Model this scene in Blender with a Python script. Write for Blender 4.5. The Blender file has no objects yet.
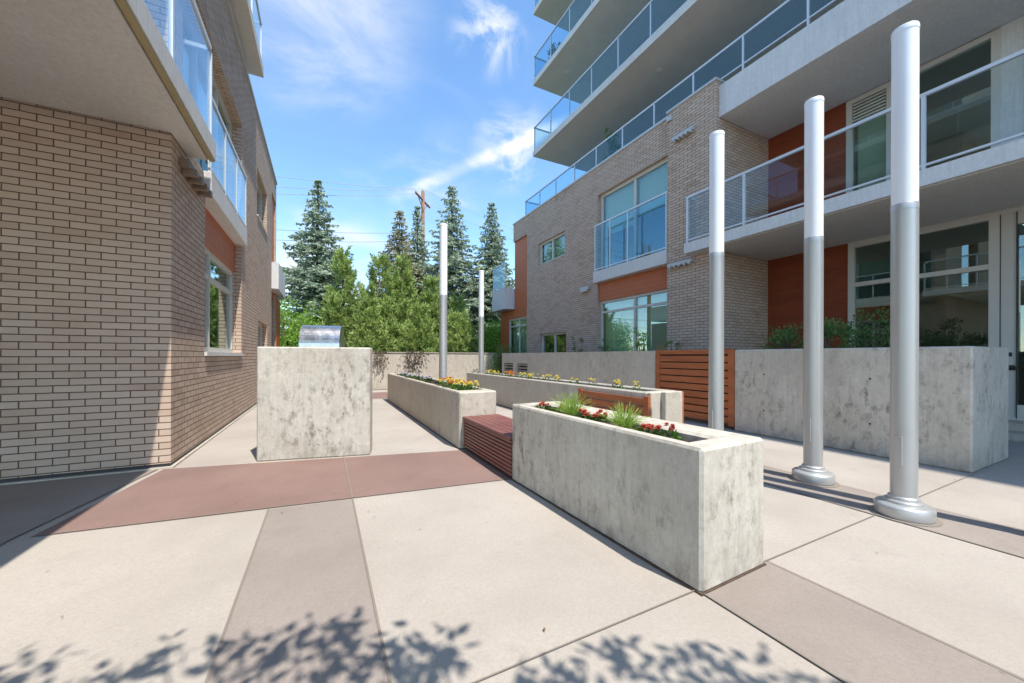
import bpy, math, random
import numpy as np
from mathutils import Vector, Matrix
random.seed(7)
rng = np.random.default_rng(11)
S = bpy.context.scene
COL = S.collection
rad = math.radians

# ------------------------------------------------------------------ camera
cam_d = bpy.data.cameras.new('camera')
cam = bpy.data.objects.new('camera', cam_d)
COL.objects.link(cam)
S.camera = cam
yaw, roll = rad(26.84), rad(0.17)
F = Vector((math.sin(yaw), math.cos(yaw), 0))
R0 = Vector((math.cos(yaw), -math.sin(yaw), 0))
U0 = Vector((0, 0, 1))
Rr = R0 * math.cos(roll) + U0 * math.sin(roll)
Uu = U0 * math.cos(roll) - R0 * math.sin(roll)
M = Matrix(((Rr.x, Uu.x, -F.x, 0), (Rr.y, Uu.y, -F.y, 0), (Rr.z, Uu.z, -F.z, 1.30), (0, 0, 0, 1)))
cam.matrix_world = M
cam_d.sensor_width = 36
cam_d.lens = 373.0 / 1024 * 36
cam_d.shift_y = 15.2 / 1024
cam_d.clip_start = 0.05
cam_d.clip_end = 2000

# ------------------------------------------------------------------ sun and sky
SUNV = Vector((0.12, -0.50, 1.0)).normalized()
elev = math.asin(SUNV.z)
azim = math.atan2(SUNV.x, SUNV.y)
sd = bpy.data.lights.new('sun', 'SUN')
sd.energy = 2.05
sd.angle = rad(0.53)
sd.color = (1.0, 0.955, 0.88)
sun = bpy.data.objects.new('sun', sd)
COL.objects.link(sun)
sun.rotation_euler = SUNV.to_track_quat('Z', 'Y').to_euler()
sun.location = (0, -5, 30)

W = bpy.data.worlds.new('World')
S.world = W
W.use_nodes = True
nt = W.node_tree
nt.nodes.clear()
wn = nt.nodes.new
out = wn('ShaderNodeOutputWorld')
bg = wn('ShaderNodeBackground')
bg.inputs['Strength'].default_value = 0.15
sky = wn('ShaderNodeTexSky')
sky.sky_type = 'NISHITA'
sky.sun_disc = False
sky.sun_elevation = elev
sky.sun_rotation = azim
sky.altitude = 1000
sky.air_density = 1.0
sky.dust_density = 0.2
sky.ozone_density = 0.9
tc = wn('ShaderNodeTexCoord')


def wmath(op, a, b=None, clamp=False):
    m = wn('ShaderNodeMath')
    m.operation = op
    m.use_clamp = clamp
    for i, v in enumerate((a, b)):
        if v is None:
            continue
        if isinstance(v, (int, float)):
            m.inputs[i].default_value = v
        else:
            nt.links.new(v, m.inputs[i])
    return m.outputs[0]


def sky_dir(px, py):
    v = (Rr * (px - 512) / 373 - Uu * (py - 356.7) / 373 + F).normalized()
    return v


def cloud_patch(center, radius, soft):
    """soft round mask about a direction of the sky"""
    d = wn('ShaderNodeVectorMath')
    d.operation = 'DISTANCE'
    nrm = wn('ShaderNodeVectorMath')
    nrm.operation = 'NORMALIZE'
    nt.links.new(tc.outputs['Generated'], nrm.inputs[0])
    nt.links.new(nrm.outputs[0], d.inputs[0])
    d.inputs[1].default_value = center
    mr = wn('ShaderNodeMapRange')
    mr.interpolation_type = 'SMOOTHSTEP'
    nt.links.new(d.outputs['Value'], mr.inputs['Value'])
    mr.inputs['From Min'].default_value = radius
    mr.inputs['From Max'].default_value = radius + soft
    mr.inputs['To Min'].default_value = 1
    mr.inputs['To Max'].default_value = 0
    return mr.outputs[0]


def cloud_noise(scale, stretch, rotz, lo, hi, detail=8, rough=0.6, dist=0.6, off=0.0):
    mp = wn('ShaderNodeMapping')
    nt.links.new(tc.outputs['Generated'], mp.inputs['Vector'])
    mp.inputs['Rotation'].default_value = rotz
    mp.inputs['Scale'].default_value = stretch
    mp.inputs['Location'].default_value = (off, off * 0.7, 0)
    n = wn('ShaderNodeTexNoise')
    nt.links.new(mp.outputs[0], n.inputs['Vector'])
    n.inputs['Scale'].default_value = scale
    n.inputs['Detail'].default_value = detail
    n.inputs['Roughness'].default_value = rough
    n.inputs['Distortion'].default_value = dist
    mr = wn('ShaderNodeMapRange')
    mr.interpolation_type = 'SMOOTHSTEP'
    nt.links.new(n.outputs['Fac'], mr.inputs['Value'])
    mr.inputs['From Min'].default_value = lo
    mr.inputs['From Max'].default_value = hi
    return mr.outputs[0]


def streak_mask(p0, p1, width):
    """long thin band of cloud along the arc between two directions"""
    a, b = sky_dir(*p0), sky_dir(*p1)
    nrm = a.cross(b).normalized()
    mid = (a + b).normalized()
    half = (a - b).length / 2
    d = wn('ShaderNodeVectorMath')
    d.operation = 'DOT_PRODUCT'
    n2 = wn('ShaderNodeVectorMath')
    n2.operation = 'NORMALIZE'
    nt.links.new(tc.outputs['Generated'], n2.inputs[0])
    nt.links.new(n2.outputs[0], d.inputs[0])
    d.inputs[1].default_value = nrm
    ab = wmath('ABSOLUTE', d.outputs['Value'])
    mr = wn('ShaderNodeMapRange')
    mr.interpolation_type = 'SMOOTHSTEP'
    nt.links.new(ab, mr.inputs['Value'])
    mr.inputs['From Min'].default_value = 0.0
    mr.inputs['From Max'].default_value = width
    mr.inputs['To Min'].default_value = 1
    mr.inputs['To Max'].default_value = 0
    return wmath('MULTIPLY', mr.outputs[0], cloud_patch(mid, half * 0.6, half * 0.6))


fib = cloud_noise(2.6, (1.0, 2.6, 2.0), (0.5, 0.3, 0.9), 0.40, 0.72)
puff = cloud_noise(7.0, (1, 1, 1.4), (0, 0, 0.4), 0.44, 0.66, off=1.3)
thin = cloud_noise(3.2, (1.2, 3.4, 3.0), (0.2, 0.6, 0.3), 0.42, 0.80, off=3.1)
terms = []


def term(a, b, k):
    terms.append(wmath('MULTIPLY', wmath('MULTIPLY', a, b), k))


term(cloud_patch(sky_dir(300, -25), 0.08, 0.20), wmath('ADD', wmath('MULTIPLY', fib, 0.75), 0.12), 0.72)
term(cloud_patch(sky_dir(512, 148), 0.02, 0.10), puff, 0.7)
term(cloud_patch(sky_dir(490, 35), 0.01, 0.09), puff, 0.8)
term(streak_mask((395, 198), (575, 118), 0.022), wmath('ADD', puff, 0.45), 0.62)
term(streak_mask((290, 212), (400, 252), 0.03), wmath('ADD', thin, 0.4), 0.5)
term(cloud_patch(sky_dir(296, 285), 0.02, 0.14), wmath('ADD', puff, 0.05), 0.62)
term(cloud_patch(sky_dir(352, 282), 0.05, 0.14), wmath('ADD', puff, 0.05), 0.5)
term(cloud_patch(sky_dir(430, 215), 0.05, 0.20), thin, 0.45)
term(thin, thin, 0.05)
acc = terms[0]
for t_ in terms[1:]:
    acc = wmath('ADD', acc, t_)
acc = wmath('MULTIPLY', acc, 1.0, clamp=True)
mix = wn('ShaderNodeMixRGB')
nt.links.new(acc, mix.inputs['Fac'])
hsv = wn('ShaderNodeHueSaturation')
hsv.inputs['Saturation'].default_value = 1.12
hsv.inputs['Hue'].default_value = 0.496
hsv.inputs['Value'].default_value = 0.76
nt.links.new(sky.outputs[0], hsv.inputs['Color'])
nt.links.new(hsv.outputs[0], mix.inputs['Color1'])
mix.inputs['Color2'].default_value = (2.35, 2.4, 2.5, 1)
nt.links.new(mix.outputs[0], bg.inputs['Color'])
nt.links.new(bg.outputs[0], out.inputs[0])

S.view_settings.view_transform = 'Standard'
S.view_settings.look = 'None'
S.view_settings.gamma = 1
S.view_settings.exposure = 1.66
S.view_settings.use_curve_mapping = False
S.render.engine = 'CYCLES'
S.cycles.max_bounces = 12
S.cycles.transparent_max_bounces = 24
S.cycles.diffuse_bounces = 5


# ------------------------------------------------------------------ materials
class Mat:
    def __init__(s, name, rough=0.6, metal=0.0, spec=0.5, color=(0.5, 0.5, 0.5)):
        s.m = bpy.data.materials.new(name)
        s.m.use_nodes = True
        s.t = s.m.node_tree
        s.b = s.t.nodes['Principled BSDF']
        s.b.inputs['Base Color'].default_value = (*color, 1)
        s.b.inputs['Roughness'].default_value = rough
        s.b.inputs['Metallic'].default_value = metal
        s.b.inputs['Specular IOR Level'].default_value = spec
        s._geo = None

    def n(s, typ, **kw):
        nd = s.t.nodes.new('ShaderNode' + typ)
        for k, v in kw.items():
            setattr(nd, k, v)
        return nd

    def l(s, a, b):
        s.t.links.new(a, b)

    def pos(s, scale=(1, 1, 1)):
        if s._geo is None:
            s._geo = s.n('NewGeometry')
        mp = s.n('Mapping')
        s.l(s._geo.outputs['Position'], mp.inputs['Vector'])
        mp.inputs['Scale'].default_value = scale
        return mp.outputs[0]

    def noise(s, scale, vec=None, detail=6, rough=0.6, lo=0.0, hi=1.0, dist=0.0, stretch=(1, 1, 1)):
        nd = s.n('TexNoise')
        s.l(vec if vec is not None else s.pos(stretch), nd.inputs['Vector'])
        nd.inputs['Scale'].default_value = scale
        nd.inputs['Detail'].default_value = detail
        nd.inputs['Roughness'].default_value = rough
        nd.inputs['Distortion'].default_value = dist
        mr = s.n('MapRange')
        s.l(nd.outputs['Fac'], mr.inputs['Value'])
        mr.inputs['From Min'].default_value = lo
        mr.inputs['From Max'].default_value = hi
        return mr.outputs[0]

    def mixc(s, fac, a, b, mode='MIX'):
        nd = s.n('MixRGB', blend_type=mode)
        for i, v in (('Fac', fac), ('Color1', a), ('Color2', b)):
            if isinstance(v, (int, float)):
                nd.inputs[i].default_value = v
            elif isinstance(v, tuple):
                nd.inputs[i].default_value = (*v, 1)
            else:
                s.l(v, nd.inputs[i])
        return nd.outputs[0]

    def math(s, op, a, b=0.0):
        nd = s.n('Math', operation=op)
        for i, v in enumerate((a, b)):
            if isinstance(v, (int, float)):
                nd.inputs[i].default_value = v
            else:
                s.l(v, nd.inputs[i])
        return nd.outputs[0]

    def bump(s, h, strength=0.3, dist=0.01):
        nd = s.n('Bump')
        nd.inputs['Strength'].default_value = strength
        nd.inputs['Distance'].default_value = dist
        s.l(h, nd.inputs['Height'])
        s.l(nd.outputs[0], s.b.inputs['Normal'])

    def col(s, c):
        s.l(c, s.b.inputs['Base Color'])


def brick_mat():
    m = Mat('tan_brick', rough=0.85, spec=0.25)
    uv = m.n('UVMap')
    mp = m.n('Mapping')
    m.l(uv.outputs[0], mp.inputs['Vector'])
    warp = m.n('TexNoise')
    warp.inputs['Scale'].default_value = 9
    warp.inputs['Detail'].default_value = 2
    m.l(uv.outputs[0], warp.inputs['Vector'])
    sub = m.n('VectorMath', operation='SCALE')
    cen = m.n('VectorMath', operation='SUBTRACT')
    m.l(warp.outputs['Color'], cen.inputs[0])
    cen.inputs[1].default_value = (0.5, 0.5, 0.5)
    m.l(cen.outputs[0], sub.inputs[0])
    sub.inputs['Scale'].default_value = 0.006
    add = m.n('VectorMath', operation='ADD')
    m.l(mp.outputs[0], add.inputs[0])
    m.l(sub.outputs[0], add.inputs[1])
    br = m.n('TexBrick')
    br.offset = 0.5
    m.l(add.outputs[0], br.inputs['Vector'])
    br.inputs['Color1'].default_value = (0.0, 0.0, 0.0, 1)
    br.inputs['Color2'].default_value = (1.0, 1.0, 1.0, 1)
    br.inputs['Mortar'].default_value = (0.5, 0.5, 0.5, 1)
    br.inputs['Scale'].default_value = 1
    br.inputs['Mortar Size'].default_value = 0.0056
    br.inputs['Mortar Smooth'].default_value = 0.25
    br.inputs['Bias'].default_value = 0
    br.inputs['Brick Width'].default_value = 0.2395
    br.inputs['Row Height'].default_value = 0.0756
    base = m.mixc(br.outputs['Color'], (0.44, 0.305, 0.222), (0.61, 0.465, 0.365))
    base = m.mixc(m.noise(1.3, lo=0.35, hi=0.7), base, (0.57, 0.44, 0.345))
    grain = m.noise(120, lo=0.3, hi=0.7, detail=4)
    base = m.mixc(m.math('MULTIPLY', grain, 0.22), base, (0.36, 0.27, 0.20))
    base = m.mixc(br.outputs['Fac'], base, (0.135, 0.092, 0.064))
    m.col(base)
    inv = m.math('SUBTRACT', 1.0, br.outputs['Fac'])
    h = m.math('ADD', inv, m.math('MULTIPLY', grain, 0.18))
    m.bump(h, 1.0, 0.008)
    return m.m


def concrete_mat(name, c1, c2, stain, amount=0.5, bumps=0.25):
    m = Mat(name, rough=0.86, spec=0.3)
    blot = m.noise(1.6, lo=0.3, hi=0.72, detail=8, rough=0.62, dist=0.4)
    c = m.mixc(blot, c1, c2)
    streak = m.noise(6.5, stretch=(1.7, 1.7, 0.8), lo=0.49, hi=0.66, detail=9, rough=0.68, dist=0.3)
    patch = m.noise(0.9, lo=0.42, hi=0.62, detail=3)
    fine = m.noise(21, lo=0.40, hi=0.60, detail=7, rough=0.75)
    st = m.math('MULTIPLY', m.math('MULTIPLY', streak, m.math('ADD', patch, 0.30)), m.math('ADD', m.math('MULTIPLY', fine, 0.75), 0.35))
    st2 = m.math('MULTIPLY', st, amount * 0.95)
    cl = m.n('Clamp')
    m.l(st2, cl.inputs['Value'])
    c = m.mixc(cl.outputs[0], c, stain)
    light = m.noise(3.3, stretch=(2, 2, 0.6), lo=0.58, hi=0.8, detail=7, rough=0.7)
    c = m.mixc(m.math('MULTIPLY', light, 0.45), c, tuple(min(0.72, v * 1.25) for v in c2))
    c = m.mixc(m.math('MULTIPLY', fine, 0.22), c, tuple(v * 0.55 for v in c1))
    vert = m.noise(9, stretch=(3, 3, 0.18), lo=0.45, hi=0.7, detail=6, rough=0.7)
    c = m.mixc(m.math('MULTIPLY', vert, 0.28), c, tuple(v * 0.55 for v in c1))
    geo = m.n('SeparateXYZ')
    m.l(m.pos(), geo.inputs[0])
    gz = m.n('MapRange')
    m.l(geo.outputs[2], gz.inputs['Value'])
    gz.inputs['From Min'].default_value = 0.28
    gz.inputs['From Max'].default_value = 0.0
    splash = m.math('MULTIPLY', gz.outputs[0], m.noise(7, lo=0.38, hi=0.62, detail=8, rough=0.7))
    c = m.mixc(m.math('MULTIPLY', splash, 0.55 * min(1, amount)), c, stain)
    pit = m.n('TexVoronoi')
    m.l(m.pos(), pit.inputs['Vector'])
    pit.inputs['Scale'].default_value = 17
    pit.inputs['Randomness'].default_value = 1
    ps = m.n('MapRange')
    m.l(pit.outputs['Distance'], ps.inputs['Value'])
    ps.inputs['From Min'].default_value = 0.035
    ps.inputs['From Max'].default_value = 0.09
    pits = m.math('MULTIPLY', m.math('SUBTRACT', 1.0, ps.outputs[0]), m.noise(5, lo=0.45, hi=0.6))
    c = m.mixc(m.math('MULTIPLY', pits, 0.55), c, tuple(v * 0.5 for v in stain))
    m.col(c)
    h = m.math('SUBTRACT', m.math('MULTIPLY', fine, 0.35), pits)
    m.bump(h, bumps, 0.008)
    return m.m


def paving_mat(name, c1, c2, speck, damount=0.28):
    m = Mat(name, rough=0.9, spec=0.25)
    c = m.mixc(m.noise(0.8, lo=0.3, hi=0.7, detail=7, rough=0.6), c1, c2)
    agg = m.n('TexVoronoi')
    m.l(m.pos(), agg.inputs['Vector'])
    agg.inputs['Scale'].default_value = 170
    sep = m.n('SeparateColor')
    m.l(agg.outputs['Color'], sep.inputs[0])
    sp = m.n('MapRange')
    m.l(sep.outputs[0], sp.inputs['Value'])
    sp.inputs['From Min'].default_value = 0.55
    sp.inputs['From Max'].default_value = 1.0
    c = m.mixc(m.math('MULTIPLY', sp.outputs[0], damount), c, speck)
    c = m.mixc(m.math('MULTIPLY', m.noise(42, lo=0.35, hi=0.65, detail=6), 0.16), c, tuple(v * 0.6 for v in c1))
    st = m.noise(2.1, lo=0.56, hi=0.78, detail=9, rough=0.72)
    big = m.noise(0.55, lo=0.48, hi=0.66, detail=5, rough=0.55, dist=0.5)
    c = m.mixc(m.math('MULTIPLY', big, 0.32), c, tuple(v * 0.72 for v in c1))
    c = m.mixc(m.math('MULTIPLY', st, 0.38), c, tuple(v * 0.62 for v in c1))
    dots = m.n('TexVoronoi')
    m.l(m.pos(), dots.inputs['Vector'])
    dots.inputs['Scale'].default_value = 2.3
    dr = m.n('MapRange')
    m.l(dots.outputs['Distance'], dr.inputs['Value'])
    dr.inputs['From Min'].default_value = 0.018
    dr.inputs['From Max'].default_value = 0.032
    c = m.mixc(m.math('MULTIPLY', m.math('SUBTRACT', 1.0, dr.outputs[0]), 0.5), c, tuple(v * 0.4 for v in c1))
    m.col(c)
    m.bump(m.math('ADD', sep.outputs[0], m.noise(150, detail=3)), 0.22, 0.003)
    return m.m


def wood_mat(name, c1, c2, stretch, rough=0.55):
    m = Mat(name, rough=rough, spec=0.4)
    g = m.noise(5, stretch=stretch, lo=0.3, hi=0.7, detail=8, rough=0.65, dist=0.8)
    c = m.mixc(g, c1, c2)
    b = m.noise(1.1, stretch=(1, 1, 6), lo=0.35, hi=0.65, detail=2)
    c = m.mixc(m.math('MULTIPLY', b, 0.4), c, tuple(v * 0.6 for v in c1))
    m.col(c)
    m.bump(g, 0.15, 0.003)
    return m.m


def siding_mat():
    m = Mat('orange_siding', rough=0.5, spec=0.4)
    g = m.noise(6, stretch=(1, 0.5, 9), lo=0.3, hi=0.7, detail=8, rough=0.6)
    c = m.mixc(g, (0.42, 0.105, 0.033), (0.54, 0.16, 0.055))
    sx = m.n('SeparateXYZ')
    m.l(m.pos((1, 1, 1 / 0.16)), sx.inputs[0])
    fr = m.math('FRACT', sx.outputs[2])
    gr = m.n('MapRange')
    m.l(fr, gr.inputs['Value'])
    gr.inputs['From Min'].default_value = 0.0
    gr.inputs['From Max'].default_value = 0.06
    c = m.mixc(gr.outputs[0], (0.18, 0.04, 0.015), c)
    m.col(c)
    m.bump(gr.outputs[0], 0.4, 0.004)
    return m.m


def glass_mat(name, tint, refl_tint=(1, 1, 1), ior=1.6, base=0.05, rough=0.0):
    m = bpy.data.materials.new(name)
    m.use_nodes = True
    t = m.node_tree
    t.nodes.clear()
    o = t.nodes.new('ShaderNodeOutputMaterial')
    tr = t.nodes.new('ShaderNodeBsdfTransparent')
    tr.inputs[0].default_value = (*tint, 1)
    gl = t.nodes.new('ShaderNodeBsdfGlossy')
    gl.inputs['Color'].default_value = (*refl_tint, 1)
    gl.inputs['Roughness'].default_value = rough
    # Schlick reflectance that treats both faces of the sheet alike
    ge = t.nodes.new('ShaderNodeNewGeometry')
    dt = t.nodes.new('ShaderNodeVectorMath')
    dt.operation = 'DOT_PRODUCT'
    t.links.new(ge.outputs['Incoming'], dt.inputs[0])
    t.links.new(ge.outputs['Normal'], dt.inputs[1])

    def mm(op, a, b=None):
        q = t.nodes.new('ShaderNodeMath')
        q.operation = op
        for i_, v_ in enumerate((a, b)):
            if v_ is None:
                continue
            if isinstance(v_, (int, float)):
                q.inputs[i_].default_value = v_
            else:
                t.links.new(v_, q.inputs[i_])
        return q
    f0 = ((ior - 1) / (ior + 1)) ** 2
    fr = mm('ADD', mm('MULTIPLY', mm('POWER', mm('SUBTRACT', 1.0, mm('ABSOLUTE', dt.outputs['Value']).outputs[0]).outputs[0], 5.0).outputs[0], 1 - f0).outputs[0], f0)
    ad = t.nodes.new('ShaderNodeMath')
    ad.operation = 'ADD'
    ad.use_clamp = True
    t.links.new(fr.outputs[0], ad.inputs[0])
    ad.inputs[1].default_value = base
    mx = t.nodes.new('ShaderNodeMixShader')
    t.links.new(ad.outputs[0], mx.inputs[0])
    t.links.new(tr.outputs[0], mx.inputs[1])
    t.links.new(gl.outputs[0], mx.inputs[2])
    t.links.new(mx.outputs[0], o.inputs[0])
    return m


def plain(name, c, rough=0.6, metal=0.0, spec=0.5, var=0.12, scale=3.0):
    m = Mat(name, rough=rough, metal=metal, spec=spec)
    n1 = m.noise(scale, lo=0.3, hi=0.7, detail=8, rough=0.65)
    c0 = m.mixc(n1, tuple(v * (1 - var) for v in c), c)
    m.col(c0)
    rr = m.n('MapRange')
    m.l(n1, rr.inputs['Value'])
    rr.inputs['To Min'].default_value = max(0.02, rough - 0.06)
    rr.inputs['To Max'].default_value = min(1, rough + 0.06)
    m.l(rr.outputs[0], m.b.inputs['Roughness'])
    return m.m


def leaf_mat(name, dark, light, rough=0.6, trans=0.25, clump=0.8):
    m = Mat(name, rough=rough, spec=0.25)
    g = m.n('NewGeometry')
    c = m.mixc(g.outputs['Random Per Island'], dark, light)
    cl = m.noise(clump, lo=0.35, hi=0.65, detail=3)
    c = m.mixc(m.math('MULTIPLY', cl, 0.5), c, tuple(b * 1.1 for b in light))
    cl2 = m.noise(clump * 2.1, lo=0.5, hi=0.62, detail=3)
    c = m.mixc(m.math('MULTIPLY', cl2, 0.45), c, tuple(a * 0.8 for a in dark))
    m.col(c)
    tl = m.n('BsdfTranslucent')
    m.l(c, tl.inputs['Color'])
    mx = m.n('MixShader')
    mx.inputs[0].default_value = trans
    m.l(m.b.outputs[0], mx.inputs[1])
    m.l(tl.outputs[0], mx.inputs[2])
    m.l(mx.outputs[0], m.t.nodes['Material Output'].inputs[0])
    return m.m


BRICK = brick_mat()
CONC = concrete_mat('weathered_concrete', (0.48, 0.42, 0.34), (0.58, 0.52, 0.43), (0.18, 0.145, 0.11), 0.65)
CONC2 = concrete_mat('stained_concrete', (0.49, 0.44, 0.365), (0.64, 0.585, 0.50), (0.20, 0.165, 0.130), 0.95, 0.35)
CONC3 = concrete_mat('smooth_concrete', (0.49, 0.435, 0.36), (0.59, 0.535, 0.455), (0.22, 0.18, 0.14), 0.5)
SLAB = concrete_mat('painted_slab', (0.64, 0.63, 0.61), (0.70, 0.69, 0.67), (0.42, 0.38, 0.32), 0.14, 0.1)
SOFFIT = concrete_mat('soffit_paint', (0.63, 0.61, 0.56), (0.70, 0.68, 0.63), (0.40, 0.37, 0.32), 0.10, 0.05)
PAVE = paving_mat('cream_paving', (0.375, 0.328, 0.280), (0.455, 0.405, 0.350), (0.27, 0.225, 0.185))
PGRAY = paving_mat('grey_paving', (0.265, 0.222, 0.192), (0.345, 0.295, 0.258), (0.19, 0.155, 0.13), 0.3)
PRED = paving_mat('red_paving', (0.215, 0.135, 0.112), (0.275, 0.182, 0.154), (0.17, 0.10, 0.085), 0.3)
JOINT = plain('joint', (0.24, 0.20, 0.165), 0.95)
SILVER = plain('silver_paint', (0.50, 0.495, 0.48), 0.38, 0.5, var=0.05)
WHITEP = plain('white_lens', (0.86, 0.86, 0.86), 0.32, 0.0, var=0.02)
STEEL = plain('brushed_steel', (0.62, 0.62, 0.63), 0.28, 1.0, var=0.06, scale=12)
FRAME = plain('window_frame', (0.58, 0.555, 0.50), 0.45, var=0.05)
RAIL = plain('rail_paint', (0.62, 0.65, 0.67), 0.4, 0.2, var=0.05)
COPING = plain('metal_coping', (0.52, 0.52, 0.50), 0.5, 0.3, var=0.06)
DARK = plain('dark_metal', (0.035, 0.033, 0.032), 0.5)
ROOM = plain('room_paint', (0.30, 0.25, 0.19), 0.9)
BLIND = plain('roller_blind', (0.66, 0.66, 0.56), 0.85, var=0.04)
CEDAR = wood_mat('cedar_slats', (0.33, 0.092, 0.030), (0.50, 0.165, 0.060), (1, 1.0, 14))
BENCHW = wood_mat('brown_deck_wood', (0.175, 0.062, 0.050), (0.26, 0.100, 0.080), (1, 1.0, 12), 0.5)
REDWOOD = wood_mat('red_panel', (0.20, 0.040, 0.014), (0.31, 0.070, 0.024), (1, 0.6, 10), 0.45)
ORANGE = siding_mat()
WINGLASS = glass_mat('window_glass', (0.76, 0.87, 0.82), (0.88, 0.97, 0.96), 1.75, 0.07)
RAILGLASS = glass_mat('balustrade_glass', (0.78, 0.90, 0.95), (0.85, 0.96, 1.0), 1.5, 0.0)
CLEARGLASS = glass_mat('clear_glass', (0.90, 0.94, 0.95), (0.88, 0.96, 1.0), 1.45, 0.0)
DIRT = plain('dirt', (0.13, 0.085, 0.055), 0.95, var=0.6, scale=18)
SOIL = plain('soil', (0.11, 0.065, 0.04), 0.95, var=0.5, scale=30)
BARK = plain('bark', (0.14, 0.10, 0.075), 0.9, var=0.4, scale=14)
POLEWOOD = plain('pole_wood', (0.26, 0.135, 0.075), 0.85, var=0.3, scale=3)
GRASSG = leaf_mat('lawn', (0.05, 0.09, 0.02), (0.09, 0.15, 0.04))
SPRUCE = leaf_mat('spruce_needles', (0.14, 0.21, 0.125), (0.42, 0.48, 0.34), trans=0.15, clump=1.1)
SPRUCE2 = leaf_mat('spruce_needles_brown', (0.17, 0.19, 0.11), (0.44, 0.40, 0.25), trans=0.15, clump=1.1)
PINE = leaf_mat('pine_needles', (0.16, 0.25, 0.055), (0.50, 0.60, 0.20), trans=0.3, clump=1.2)
LEAF = leaf_mat('bright_leaves', (0.14, 0.28, 0.03), (0.34, 0.52, 0.09), trans=0.4, clump=1.4)
SHRUB = leaf_mat('shrub_leaves', (0.05, 0.12, 0.025), (0.17, 0.27, 0.085), trans=0.3, clump=3)
GRASSY = leaf_mat('grass_blades', (0.15, 0.32, 0.03), (0.52, 0.64, 0.16), trans=0.4, clump=6)
FOL = leaf_mat('bedding_leaves', (0.035, 0.10, 0.015), (0.12, 0.24, 0.04), trans=0.3, clump=9)
YEL = leaf_mat('yellow_petals', (0.80, 0.66, 0.06), (0.90, 0.84, 0.28), trans=0.3)
ORG = leaf_mat('orange_petals', (0.72, 0.24, 0.02), (0.85, 0.42, 0.05), trans=0.3)
REDP = leaf_mat('red_petals', (0.52, 0.07, 0.045), (0.76, 0.26, 0.19), trans=0.3)
WHP = leaf_mat('white_petals', (0.65, 0.63, 0.62), (0.8, 0.78, 0.78), trans=0.3)
WIRE = plain('wire', (0.55, 0.56, 0.58), 0.5, 0.3)
HILLG = plain('lane_asphalt', (0.12, 0.115, 0.10), 0.9)
LAMPL = plain('lamp_lens', (0.75, 0.74, 0.68), 0.4)


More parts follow.
